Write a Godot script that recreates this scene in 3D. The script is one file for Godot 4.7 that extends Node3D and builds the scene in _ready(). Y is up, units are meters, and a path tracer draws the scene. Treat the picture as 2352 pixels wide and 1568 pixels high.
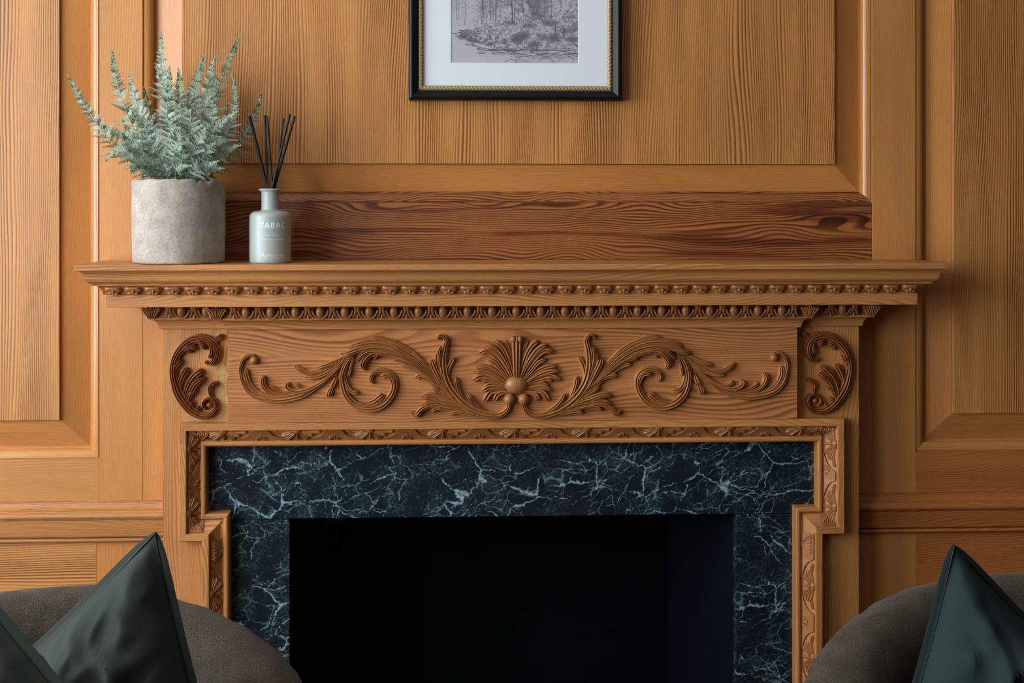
extends Node3D
# A pine-panelled chimney wall with a carved mantelpiece, green marble slips and a dark firebox,
# lit by a tall window in the left wall. Metres, y up, z towards the camera; the face of the panelling is z = 0.

const XM := 0.008            # middle of the mantelpiece
const JAMB := 0.6847         # half width of the mantelpiece at the jambs
const JZ := 0.06             # face of the jambs
const TZ := 0.083            # face of the frieze tablet
const SHELF_Y := 1.199       # top of the shelf

var M := {}
var used := {}

# ---------------------------------------------------------------- mesh collector
class MB:
	var v := PackedVector3Array()
	var n := PackedVector3Array()
	var t := PackedVector2Array()
	var c := PackedColorArray()
	var i := PackedInt32Array()
	var tint := Color(1, 1, 1)
	var colored := false

	func pt(p: Vector3, nn: Vector3, uv: Vector2) -> int:
		v.append(p)
		n.append(nn)
		t.append(uv)
		if colored:
			c.append(tint)
		return v.size() - 1

	func quad(a: Vector3, b: Vector3, cc: Vector3, d: Vector3, ua: Vector2, ub: Vector2, uc: Vector2, ud: Vector2) -> void:
		# counter-clockwise as seen from the front
		var nn := (b - a).cross(cc - a)
		if nn.length_squared() < 1e-16:
			nn = (cc - a).cross(d - a)
		nn = nn.normalized()
		var k := v.size()
		pt(a, nn, ua)
		pt(b, nn, ub)
		pt(cc, nn, uc)
		pt(d, nn, ud)
		i.append_array(PackedInt32Array([k, k + 2, k + 1, k, k + 3, k + 2]))

	func tri(a: Vector3, b: Vector3, cc: Vector3, ua := Vector2.ZERO, ub := Vector2.ZERO, uc := Vector2.ZERO) -> void:
		var nn := (b - a).cross(cc - a).normalized()
		var k := v.size()
		pt(a, nn, ua)
		pt(b, nn, ub)
		pt(cc, nn, uc)
		i.append_array(PackedInt32Array([k, k + 2, k + 1]))

	# smooth patch; front normal = d/drow x d/dcol
	func grid(rows: Array, uvs: Array, flip := false) -> void:
		var r := rows.size()
		var q: int = rows[0].size()
		var k := v.size()
		var nn := PackedVector3Array()
		nn.resize(r * q)
		var tris := PackedInt32Array()
		for a in r - 1:
			var ra: PackedVector3Array = rows[a]
			var rb: PackedVector3Array = rows[a + 1]
			for b in q - 1:
				var p00 := ra[b]
				var p10 := rb[b]
				var p01 := ra[b + 1]
				var p11 := rb[b + 1]
				var f := (p11 - p00).cross(p01 - p10)
				if flip:
					f = -f
				var i0 := a * q + b
				nn[i0] += f
				nn[i0 + 1] += f
				nn[i0 + q] += f
				nn[i0 + q + 1] += f
				if flip:
					tris.append_array(PackedInt32Array([k + i0, k + i0 + q, k + i0 + q + 1, k + i0, k + i0 + q + 1, k + i0 + 1]))
				else:
					tris.append_array(PackedInt32Array([k + i0, k + i0 + q + 1, k + i0 + q, k + i0, k + i0 + 1, k + i0 + q + 1]))
		# weld normals of seams that close on themselves
		for a in r:
			var ra: PackedVector3Array = rows[a]
			if ra[0].distance_squared_to(ra[q - 1]) < 1e-12:
				var s := nn[a * q] + nn[a * q + q - 1]
				nn[a * q] = s
				nn[a * q + q - 1] = s
		for a in r:
			var ra: PackedVector3Array = rows[a]
			var ua: PackedVector2Array = uvs[a]
			for b in q:
				var w := nn[a * q + b]
				pt(ra[b], w.normalized() if w.length_squared() > 1e-24 else Vector3(0, 0, 1), ua[b])
		i.append_array(tris)

	func mesh() -> ArrayMesh:
		var arr := []
		arr.resize(Mesh.ARRAY_MAX)
		arr[Mesh.ARRAY_VERTEX] = v
		arr[Mesh.ARRAY_NORMAL] = n
		arr[Mesh.ARRAY_TEX_UV] = t
		if colored:
			arr[Mesh.ARRAY_COLOR] = c
		arr[Mesh.ARRAY_INDEX] = i
		var m := ArrayMesh.new()
		m.add_surface_from_arrays(Mesh.PRIMITIVE_TRIANGLES, arr)
		return m


# ---------------------------------------------------------------- nodes
func numbered(called: String) -> String:
	var k: int = used.get(called, 0)
	used[called] = k + 1
	return called if k == 0 else "%s_%03d" % [called, k]


func put(called: String, mesh: Mesh, material: Material, parent: Node3D, at := Vector3.ZERO) -> MeshInstance3D:
	var o := MeshInstance3D.new()
	o.name = called
	o.mesh = mesh
	o.material_override = material
	o.position = at
	o.cast_shadow = GeometryInstance3D.SHADOW_CASTING_SETTING_ON
	parent.add_child(o, true)
	return o


func thing(called: String, label: String, category: String, at := Vector3.ZERO, group := "") -> Node3D:
	var o := Node3D.new()
	o.name = numbered(called)
	add_child(o, true)
	o.position = at
	o.set_meta("label", label)
	o.set_meta("category", category)
	if group:
		o.set_meta("group", group)
	return o


func structure(called: String, label: String, category: String) -> Node3D:
	var o := thing(called, label, category)
	o.set_meta("kind", "structure")
	return o


# ---------------------------------------------------------------- shapes
func rnd(a: float, b: float) -> float:
	return randf_range(a, b)


# a board with chamfered front edges; grain "x" or "y"; uv in metres (across, along)
func board(mb: MB, x0: float, x1: float, y0: float, y1: float, z0: float, z1: float, grain := "y", ch := 0.0008, off := Vector2.ZERO) -> void:
	var f := func(p: Vector3) -> Vector2:
		if grain == "y":
			return Vector2(p.x + p.z, p.y) + off
		elif grain == "x":
			return Vector2(p.y + p.z, p.x) + off
		return Vector2(p.x + p.y, p.z) + off
	var zc := z1 - ch
	var a := Vector3(x0, y0, zc)
	var b := Vector3(x1, y0, zc)
	var c := Vector3(x1, y1, zc)
	var d := Vector3(x0, y1, zc)
	var e := Vector3(x0 + ch, y0 + ch, z1)
	var g := Vector3(x1 - ch, y0 + ch, z1)
	var h := Vector3(x1 - ch, y1 - ch, z1)
	var k := Vector3(x0 + ch, y1 - ch, z1)
	var a0 := Vector3(x0, y0, z0)
	var b0 := Vector3(x1, y0, z0)
	var c0 := Vector3(x1, y1, z0)
	var d0 := Vector3(x0, y1, z0)
	for q in [[e, g, h, k], [a, b, g, e], [b, c, h, g], [c, d, k, h], [d, a, e, k], [a0, b0, b, a], [b0, c0, c, b], [c0, d0, d, c], [d0, a0, a, d], [b0, a0, d0, c0]]:
		mb.quad(q[0], q[1], q[2], q[3], f.call(q[0]), f.call(q[1]), f.call(q[2]), f.call(q[3]))


func board_mesh(x0: float, x1: float, y0: float, y1: float, z0: float, z1: float, grain := "y", ch := 0.0008, off := Vector2.ZERO) -> ArrayMesh:
	var mb := MB.new()
	board(mb, x0, x1, y0, y1, z0, z1, grain, ch, off)
	return mb.mesh()


# mitre vectors of a polyline for an offset of 1 to its left
func mitres(path: PackedVector2Array, closed: bool) -> PackedVector2Array:
	var out := PackedVector2Array()
	var k := path.size()
	for j in k:
		var n0 := Vector2.ZERO
		var n1 := Vector2.ZERO
		if j > 0 or closed:
			var d := (path[j] - path[(j - 1 + k) % k]).normalized()
			n0 = Vector2(-d.y, d.x)
		if j < k - 1 or closed:
			var d := (path[(j + 1) % k] - path[j]).normalized()
			n1 = Vector2(-d.y, d.x)
		if n0 == Vector2.ZERO:
			n0 = n1
		if n1 == Vector2.ZERO:
			n1 = n0
		out.append((n0 + n1) / (1.0 + n0.dot(n1)))
	return out


# one straight length of a moulding between corners j and j + 1; prof: (offset, height)
func moulding(path: PackedVector2Array, closed: bool, j: int, prof: PackedVector2Array, fr: Array, uv_off := Vector2.ZERO) -> ArrayMesh:
	var mb := MB.new()
	var mt := mitres(path, closed)
	var k := path.size()
	var a := path[j]
	var b := path[(j + 1) % k]
	var ma := mt[j]
	var mb2 := mt[(j + 1) % k]
	var dir := (b - a).normalized()
	var O: Vector3 = fr[0]
	var U: Vector3 = fr[1]
	var V: Vector3 = fr[2]
	var W: Vector3 = fr[3]
	var start := 0
	var arc := 0.0
	var arcs := PackedFloat32Array([0.0])
	for q in range(1, prof.size()):
		arc += prof[q].distance_to(prof[q - 1])
		arcs.append(arc)
	while start < prof.size() - 1:
		var stop := start + 1
		while stop < prof.size() - 1:
			var d0 := (prof[stop] - prof[stop - 1]).normalized()
			var d1 := (prof[stop + 1] - prof[stop]).normalized()
			if d0.dot(d1) < 0.86:
				break
			stop += 1
		var ra := PackedVector3Array()
		var rb := PackedVector3Array()
		var ua := PackedVector2Array()
		var ub := PackedVector2Array()
		for q in range(start, stop + 1):
			var pa := a + ma * prof[q].x
			var pb := b + mb2 * prof[q].x
			ra.append(O + U * pa.x + V * pa.y + W * prof[q].y)
			rb.append(O + U * pb.x + V * pb.y + W * prof[q].y)
			ua.append(Vector2(arcs[q], pa.dot(dir)) + uv_off)
			ub.append(Vector2(arcs[q], pb.dot(dir)) + uv_off)
		mb.grid([ra, rb], [ua, ub], bool(fr[4]) if fr.size() > 4 else false)
		start = stop
	return mb.mesh()


func arc_prof(c: Vector2, rx: float, ry: float, a0: float, a1: float, k: int) -> PackedVector2Array:
	var out := PackedVector2Array()
	for j in k + 1:
		var a := deg_to_rad(lerpf(a0, a1, float(j) / k))
		out.append(c + Vector2(cos(a) * rx, sin(a) * ry))
	return out


func prof(parts: Array) -> PackedVector2Array:
	var out := PackedVector2Array()
	for p in parts:
		if p is PackedVector2Array:
			out.append_array(p)
		else:
			out.append(p)
	return out


func lathe(mb: MB, p: PackedVector2Array, seg := 48, at := Vector3.ZERO) -> void:
	# p: (radius, y) from the bottom up, outside; breaks at sharp bends
	var start := 0
	while start < p.size() - 1:
		var stop := start + 1
		while stop < p.size() - 1 and (p[stop] - p[stop - 1]).normalized().dot((p[stop + 1] - p[stop]).normalized()) > 0.8:
			stop += 1
		var rows := []
		var uvs := []
		for q in range(start, stop + 1):
			var r := PackedVector3Array()
			var u := PackedVector2Array()
			for s in seg + 1:
				var a := TAU * s / seg
				r.append(at + Vector3(sin(a) * p[q].x, p[q].y, cos(a) * p[q].x))
				u.append(Vector2(a * maxf(p[q].x, 0.01), p[q].y))
			rows.append(r)
			uvs.append(u)
		mb.grid(rows, uvs, true)
		start = stop


func ellipsoid(mb: MB, at: Vector3, r: Vector3, seg := 16, rings := 10) -> void:
	var rows := []
	var uvs := []
	for a in rings + 1:
		var th := PI * a / rings
		var row := PackedVector3Array()
		var uv := PackedVector2Array()
		for b in seg + 1:
			var ph := TAU * b / seg
			row.append(at + Vector3(r.x * sin(th) * sin(ph), -r.y * cos(th), r.z * sin(th) * cos(ph)))
			uv.append(Vector2(ph * r.x, th * r.y))
		rows.append(row)
		uvs.append(uv)
	mb.grid(rows, uvs, true)


func tube(mb: MB, pts: PackedVector3Array, radii: PackedFloat32Array, seg := 8, capped := true) -> void:
	var rows := []
	var uvs := []
	var run := 0.0
	var up := Vector3(0.13, 0.2, 0.97).normalized()
	var k := pts.size()
	for j in k:
		var d := (pts[mini(j + 1, k - 1)] - pts[maxi(j - 1, 0)]).normalized()
		var s := d.cross(up)
		if s.length() < 0.05:
			s = d.cross(Vector3.RIGHT)
		s = s.normalized()
		var w := s.cross(d).normalized()
		up = w
		if j > 0:
			run += pts[j].distance_to(pts[j - 1])
		var row := PackedVector3Array()
		var uv := PackedVector2Array()
		for b in seg + 1:
			var a := TAU * b / seg
			row.append(pts[j] + (s * cos(a) + w * sin(a)) * radii[j])
			uv.append(Vector2(a * radii[j], run))
		rows.append(row)
		uvs.append(uv)
	mb.grid(rows, uvs)
	if capped:
		for e in [0, k - 1]:
			var row: PackedVector3Array = rows[e]
			for b in seg:
				if e == 0:
					mb.tri(pts[e], row[b + 1], row[b])
				else:
					mb.tri(pts[e], row[b], row[b + 1])


func spline(p: PackedVector3Array, per: int) -> PackedVector3Array:
	var out := PackedVector3Array()
	var k := p.size()
	for j in k - 1:
		var p0 := p[maxi(j - 1, 0)]
		var p3 := p[mini(j + 2, k - 1)]
		for s in per:
			out.append(p[j].cubic_interpolate(p[j + 1], p0, p3, float(s) / per))
	out.append(p[k - 1])
	return out


# a carved, fluted strand lying on a plane: points in mm (x, y), widths in mm, height in mm
func strand(mb: MB, flat: Array, widths: Array, height: float, lift: float, leaf: bool, mirror := 1.0, flutes := 3) -> void:
	var p := PackedVector3Array()
	for j in flat.size() / 2:
		p.append(Vector3(flat[2 * j] * mirror, flat[2 * j + 1], 0.0))
	var per := 5
	var c := spline(p, per)
	var k := c.size()
	var across := 6 * flutes
	var rows := []
	var uvs := []
	var run := 0.0
	for j in k:
		var s := float(j) / (k - 1)
		var d := (c[mini(j + 1, k - 1)] - c[maxi(j - 1, 0)]).normalized()
		var side := Vector3(-d.y, d.x, 0) * mirror
		var w: float
		var h: float
		if leaf:
			w = widths[0] * (0.55 + 0.45 * smoothstep(0.0, 0.55, s)) * sqrt(maxf(0.0, 1.0 - pow(maxf(0.0, (s - 0.72) / 0.28), 2.6)))
			h = height * (0.62 + 0.5 * s) * (1.0 - 0.55 * smoothstep(0.82, 1.0, s))
		else:
			var q := s * (widths.size() - 1)
			var qi := mini(int(q), widths.size() - 2)
			w = lerpf(widths[qi], widths[qi + 1], q - qi)
			if j == k - 1:
				w *= 0.5
			h = height * (0.7 + 0.3 * minf(1.0, w / 14.0))
		w = maxf(w, 0.25)
		if j > 0:
			run += c[j].distance_to(c[j - 1])
		var row := PackedVector3Array()
		var uv := PackedVector2Array()
		for b in across + 1:
			var u := lerpf(-1.0, 1.0, float(b) / across)
			var dome := pow(maxf(0.0, 1.0 - pow(absf(u), 2.6)), 0.55)
			var ridge := 0.5 - 0.5 * cos(TAU * flutes * (u + 1.0) * 0.5)
			var z := h * dome * (0.34 + 0.66 * pow(ridge, 0.6))
			var e := c[j] + side * (u * w * 0.5)
			if b == 0 or b == across:
				z = -1.5 - lift
			row.append(Vector3(e.x, e.y, z + lift) * 0.001)
			uv.append(Vector2((u * w * 0.5) * 0.001, run * 0.001))
		rows.append(row)
		uvs.append(uv)
	mb.grid(rows, uvs, mirror < 0)
# ---------------------------------------------------------------- textures
func noise(kind: int, freq: float, octaves: int, sd: int) -> FastNoiseLite:
	var f := FastNoiseLite.new()
	f.noise_type = kind
	f.frequency = freq
	f.seed = sd
	f.fractal_octaves = octaves
	f.fractal_type = FastNoiseLite.FRACTAL_FBM if octaves > 1 else FastNoiseLite.FRACTAL_NONE
	return f


func paint(w: int, h: int, row_of: Callable) -> ImageTexture:
	# rows are computed side by side and then joined
	var rows := []
	rows.resize(h)
	var job := func(y: int) -> void:
		rows[y] = row_of.call(y)
	var id := WorkerThreadPool.add_group_task(job, h)
	WorkerThreadPool.wait_for_group_task_completion(id)
	var all := PackedByteArray()
	for y in h:
		all.append_array(rows[y])
	return ImageTexture.create_from_image(Image.create_from_data(w, h, false, Image.FORMAT_RGB8, all))


# growth rings in a sawn board: u across, v along the grain
func wood(w: int, h: int, size: Vector2, o: Dictionary) -> ImageTexture:
	var sd: int = o.seed
	var n1 := noise(FastNoiseLite.TYPE_SIMPLEX_SMOOTH, 1.0, 2, sd)
	var n2 := noise(FastNoiseLite.TYPE_SIMPLEX_SMOOTH, 1.0, 1, sd + 7)
	var n3 := noise(FastNoiseLite.TYPE_SIMPLEX, 1.0, 2, sd + 13)
	var n4 := noise(FastNoiseLite.TYPE_SIMPLEX_SMOOTH, 1.0, 3, sd + 29)
	var early: Color = o.early
	var late: Color = o.late
	var period: float = o.period
	var amp: float = o.amp
	var fx: float = o.fx
	var fy: float = o.fy
	var contrast: float = o.contrast
	var fibre: float = o.get("fibre", 0.05)
	var patch: float = o.get("patch", 0.07)
	var vary: float = o.get("vary", 0.5)
	var red: float = o.get("red", 0.0)
	var row := func(y: int) -> PackedByteArray:
		var out := PackedByteArray()
		out.resize(w * 3)
		var m := float(y) / h * size.y
		for x in w:
			var a := float(x) / w * size.x
			var d := a + amp * n1.get_noise_2d(a * fx, m * fy) + period * 0.30 * n2.get_noise_2d(a * 30.0, m * 4.0) + period * 1.2 * n2.get_noise_2d(a * 14.0 + 40.0, m * 0.35)
			var r := d / period
			r -= floorf(r)
			var t := smoothstep(0.28, 0.86, r) * (1.0 - smoothstep(0.9, 1.0, r))
			var k := n4.get_noise_2d(a * 5.0, m * 1.3)
			var strong := contrast * clampf(1.0 + vary * n4.get_noise_2d(a * 16.0 + 9.0, m * 1.1 + 31.0) * 1.8, 0.1, 1.6)
			t = clampf(t * strong, 0.0, 1.0)
			var fib := 1.0 + fibre * n3.get_noise_2d(a * 900.0, m * 22.0) + patch * k
			var spot := n3.get_noise_2d(a * 420.0 + 77.0, m * 40.0)
			if spot > 0.70:
				fib *= 0.92
			var rr := red * smoothstep(0.1, 0.5, n4.get_noise_2d(a * 26.0 + 60.0, m * 1.6 + 5.0))
			var cr := lerpf(early.r, late.r, t) * fib * (1.0 - 0.38 * rr)
			var cg := lerpf(early.g, late.g, t) * fib * (1.0 - 0.55 * rr)
			var cb := lerpf(early.b, late.b, t) * fib * (1.0 - 0.6 * rr)
			out[x * 3] = clampi(int(cr * 255.0), 0, 255)
			out[x * 3 + 1] = clampi(int(cg * 255.0), 0, 255)
			out[x * 3 + 2] = clampi(int(cb * 255.0), 0, 255)
		return out
	return paint(w, h, row)


# dark green serpentine marble: webs of pale veins at three scales
func marble(w: int, h: int, size: Vector2) -> ImageTexture:
	var warp := noise(FastNoiseLite.TYPE_SIMPLEX_SMOOTH, 1.0, 3, 401)
	var cells := []
	for k in 3:
		var f := FastNoiseLite.new()
		f.noise_type = FastNoiseLite.TYPE_CELLULAR
		f.cellular_return_type = FastNoiseLite.RETURN_DISTANCE2_SUB
		f.cellular_distance_function = FastNoiseLite.DISTANCE_EUCLIDEAN
		f.fractal_type = FastNoiseLite.FRACTAL_NONE
		f.frequency = 1.0
		f.seed = 91 + k * 17
		cells.append(f)
	var c0: FastNoiseLite = cells[0]
	var c1: FastNoiseLite = cells[1]
	var c2: FastNoiseLite = cells[2]
	var where := noise(FastNoiseLite.TYPE_SIMPLEX_SMOOTH, 1.0, 3, 777)
	var grit := noise(FastNoiseLite.TYPE_SIMPLEX, 1.0, 3, 31)
	var row := func(y: int) -> PackedByteArray:
		var out := PackedByteArray()
		out.resize(w * 3)
		for x in w:
			var a := float(x) / w * size.x
			var b := float(y) / h * size.y
			var wx := a + 0.016 * warp.get_noise_2d(a * 9.0, b * 9.0) + 0.0035 * warp.get_noise_2d(a * 70.0 + 9.0, b * 70.0)
			var wy := b + 0.016 * warp.get_noise_2d(a * 9.0 + 50.0, b * 9.0 + 7.0) + 0.0035 * warp.get_noise_2d(a * 70.0 + 70.0, b * 70.0)
			# values run from -1 on a cell's edge
			var e0 := c0.get_noise_2d(wx * 9.0 + wy * 5.0, wy * 13.0 - wx * 4.0) + 1.0
			var e1 := c1.get_noise_2d(wx * 24.0 + wy * 8.0, wy * 36.0 - wx * 9.0) + 1.0
			var e2 := c2.get_noise_2d(wx * 90.0, wy * 100.0) + 1.0
			var k0 := where.get_noise_2d(a * 8.0, b * 9.0)
			var k1 := where.get_noise_2d(a * 10.0 + 30.0, b * 10.0 + 12.0)
			var k2 := where.get_noise_2d(a * 16.0 + 90.0, b * 16.0 + 41.0)
			var g := grit.get_noise_2d(a * 380.0, b * 380.0)
			var g2 := grit.get_noise_2d(a * 110.0 + 12.0, b * 110.0)
			var v0 := 1.0 - smoothstep(0.006, 0.024 + 0.10 * maxf(0.0, k0 - 0.02), e0)
			v0 *= smoothstep(-0.18, 0.10, k0 + 0.25 * g2) * clampf(0.85 + 0.5 * g2, 0.0, 1.0)
			var e3 := c2.get_noise_2d((wx + wy * 0.7) * 9.0 + 40.0, (wy - wx * 0.6) * 24.0) + 1.0
			var v3 := (1.0 - smoothstep(0.004, 0.035, e3)) * smoothstep(-0.05, 0.12, where.get_noise_2d(a * 11.0 + 210.0, b * 11.0) + 0.3 * g2)
			v0 = maxf(v0, v3 * 0.9)
			var v1 := (1.0 - smoothstep(0.02, 0.085, e1)) * smoothstep(-0.15, 0.25, k1 + 0.3 * g2)
			var v2 := (1.0 - smoothstep(0.03, 0.15, e2)) * smoothstep(-0.45, 0.20, k2) * 0.85 * clampf(0.7 + g, 0.0, 1.0)
			var cloud := smoothstep(0.05, 0.5, k2 * 0.6 + k1 * 0.4 + g2 * 0.5 + 0.1) * 0.30 * clampf(0.5 + 1.3 * g, 0.0, 1.2)
			var base := 0.5 + 0.5 * g
			var r := 0.062 + 0.045 * base
			var gg := 0.094 + 0.052 * base
			var bb := 0.122 + 0.055 * base
			var v := clampf(v1 * 0.75 + v2 * 0.5 + cloud, 0.0, 0.8)
			r = lerpf(r, 0.42, v)
			gg = lerpf(gg, 0.55, v)
			bb = lerpf(bb, 0.54, v)
			v = clampf(v0, 0.0, 1.0)
			r = lerpf(r, 0.60, v)
			gg = lerpf(gg, 0.70, v)
			bb = lerpf(bb, 0.745, v)
			out[x * 3] = clampi(int(r * 255.0), 0, 255)
			out[x * 3 + 1] = clampi(int(gg * 255.0), 0, 255)
			out[x * 3 + 2] = clampi(int(bb * 255.0), 0, 255)
		return out
	return paint(w, h, row)


# woven cloth with pale slubs
func boucle(w: int, h: int) -> ImageTexture:
	var a1 := noise(FastNoiseLite.TYPE_SIMPLEX, 0.55, 2, 5)
	var a2 := noise(FastNoiseLite.TYPE_SIMPLEX, 0.16, 2, 6)
	var a3 := noise(FastNoiseLite.TYPE_SIMPLEX_SMOOTH, 0.012, 2, 8)
	var row := func(y: int) -> PackedByteArray:
		var out := PackedByteArray()
		out.resize(w * 3)
		for x in w:
			var f := 0.5 + 0.5 * a1.get_noise_2d(x, y * 0.8)
			var g := a2.get_noise_2d(x * 1.5, y * 0.9)
			var k := 0.24 + 0.20 * f + 0.05 * a3.get_noise_2d(x, y)
			k += 0.62 * smoothstep(0.30, 0.60, g) * f * f
			out[x * 3] = clampi(int(k * 255.0), 0, 255)
			out[x * 3 + 1] = clampi(int(k * 0.93 * 255.0), 0, 255)
			out[x * 3 + 2] = clampi(int(k * 0.82 * 255.0), 0, 255)
		return out
	return paint(w, h, row)


func grey_noise(w: int, h: int, f: FastNoiseLite, g: FastNoiseLite, mix: float, lo: float, hi: float, sx := 1.0, sy := 1.0) -> ImageTexture:
	var row := func(y: int) -> PackedByteArray:
		var out := PackedByteArray()
		out.resize(w * 3)
		for x in w:
			var k := lerpf(f.get_noise_2d(x * sx, y * sy), g.get_noise_2d(x * sx, y * sy), mix) * 0.5 + 0.5
			var b := clampi(int(lerpf(lo, hi, clampf(k, 0.0, 1.0)) * 255.0), 0, 255)
			out[x * 3] = b
			out[x * 3 + 1] = b
			out[x * 3 + 2] = b
		return out
	return paint(w, h, row)


# weathered plaster: blotches, pits and scuffs
func plaster(w: int, h: int) -> ImageTexture:
	var a1 := noise(FastNoiseLite.TYPE_SIMPLEX_SMOOTH, 0.010, 4, 71)
	var a2 := noise(FastNoiseLite.TYPE_SIMPLEX, 0.09, 3, 72)
	var a3 := noise(FastNoiseLite.TYPE_SIMPLEX, 0.05, 1, 73)
	var row := func(y: int) -> PackedByteArray:
		var out := PackedByteArray()
		out.resize(w * 3)
		for x in w:
			var k := 0.80 + 0.09 * a1.get_noise_2d(x, y) + 0.06 * a2.get_noise_2d(x * 0.6, y * 0.6)
			k *= 1.0 - 0.22 * smoothstep(0.86, 0.95, a3.get_noise_2d(x * 1.3, y * 1.3))
			k += 0.03 * a2.get_noise_2d(x * 3.0, y * 3.0)
			out[x * 3] = clampi(int(k * 255.0), 0, 255)
			out[x * 3 + 1] = clampi(int(k * 0.965 * 255.0), 0, 255)
			out[x * 3 + 2] = clampi(int((k * 0.915 - 0.03 * a1.get_noise_2d(x + 300.0, y)) * 255.0), 0, 255)
		return out
	return paint(w, h, row)


# the print: an ink drawing of a wooded, rocky river bank
class Ink:
	var w: int
	var h: int
	var a := PackedFloat32Array()
	var rng := RandomNumberGenerator.new()

	func _init(ww: int, hh: int) -> void:
		w = ww
		h = hh
		a.resize(w * h)
		rng.seed = 4242

	func dot(x: float, y: float, k: float, r: float) -> void:
		var x0 := int(floorf(x - r))
		var y0 := int(floorf(y - r))
		for yy in range(maxi(y0, 0), mini(int(y + r) + 2, h)):
			for xx in range(maxi(x0, 0), mini(int(x + r) + 2, w)):
				var d := Vector2(xx + 0.5 - x, yy + 0.5 - y).length()
				var q := clampf(r + 0.5 - d, 0.0, 1.0) * k
				var j := yy * w + xx
				a[j] = a[j] + (1.0 - a[j]) * q

	func line(p: Vector2, q: Vector2, k: float, r: float, wob := 0.0) -> void:
		var steps := int(p.distance_to(q) / 0.9) + 1
		var side := (q - p).normalized().orthogonal()
		var ph := rng.randf() * TAU
		for s in steps + 1:
			var t := float(s) / steps
			var e := p.lerp(q, t) + side * sin(ph + t * 7.0) * wob
			dot(e.x, e.y, k * (0.7 + 0.3 * sin(ph + t * 11.0)), r * (1.0 - 0.45 * t))

	func wash(p: Vector2, rx: float, ry: float, k: float) -> void:
		for yy in range(maxi(int(p.y - ry), 0), mini(int(p.y + ry) + 1, h)):
			for xx in range(maxi(int(p.x - rx), 0), mini(int(p.x + rx) + 1, w)):
				var d := Vector2((xx - p.x) / rx, (yy - p.y) / ry).length()
				if d < 1.0:
					var j := yy * w + xx
					a[j] = a[j] + (1.0 - a[j]) * k * (1.0 - d * d)

	func tree(base: Vector2, tall: float, k: float, r: float) -> void:
		var top := base + Vector2(rng.randf_range(-6, 6), -tall)
		line(base, top, k, r, 1.5)
		var b := int(tall / 9.0)
		for j in b:
			var t := 0.25 + 0.72 * j / b
			var p := base.lerp(top, t)
			var s := -1.0 if rng.randf() < 0.5 else 1.0
			var q := p + Vector2(s * (1.1 - t) * tall * rng.randf_range(0.18, 0.36), -tall * rng.randf_range(0.03, 0.16))
			line(p, q, k * 0.9, r * 0.5, 1.0)
			for m in 3:
				var z := p.lerp(q, rng.randf_range(0.4, 1.0))
				line(z, z + Vector2(s * rng.randf_range(2, 9), rng.randf_range(-11, 2)), k * 0.7, r * 0.32)

	func conifer(base: Vector2, tall: float, k: float) -> void:
		line(base, base + Vector2(2, -tall), k, 2.4, 1.0)
		var b := int(tall / 7.0)
		for j in b:
			var t := float(j) / b
			var p := base + Vector2(2.0 * t, -tall * t)
			for s: float in [-1.0, 1.0]:
				var len := tall * 0.26 * (1.05 - t) * rng.randf_range(0.7, 1.2)
				for m in 4:
					line(p + Vector2(0, m * 2.0), p + Vector2(s * len * rng.randf_range(0.6, 1.0), len * 0.45 + m * 3.0), k * 0.75, 0.9, 1.2)


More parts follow.
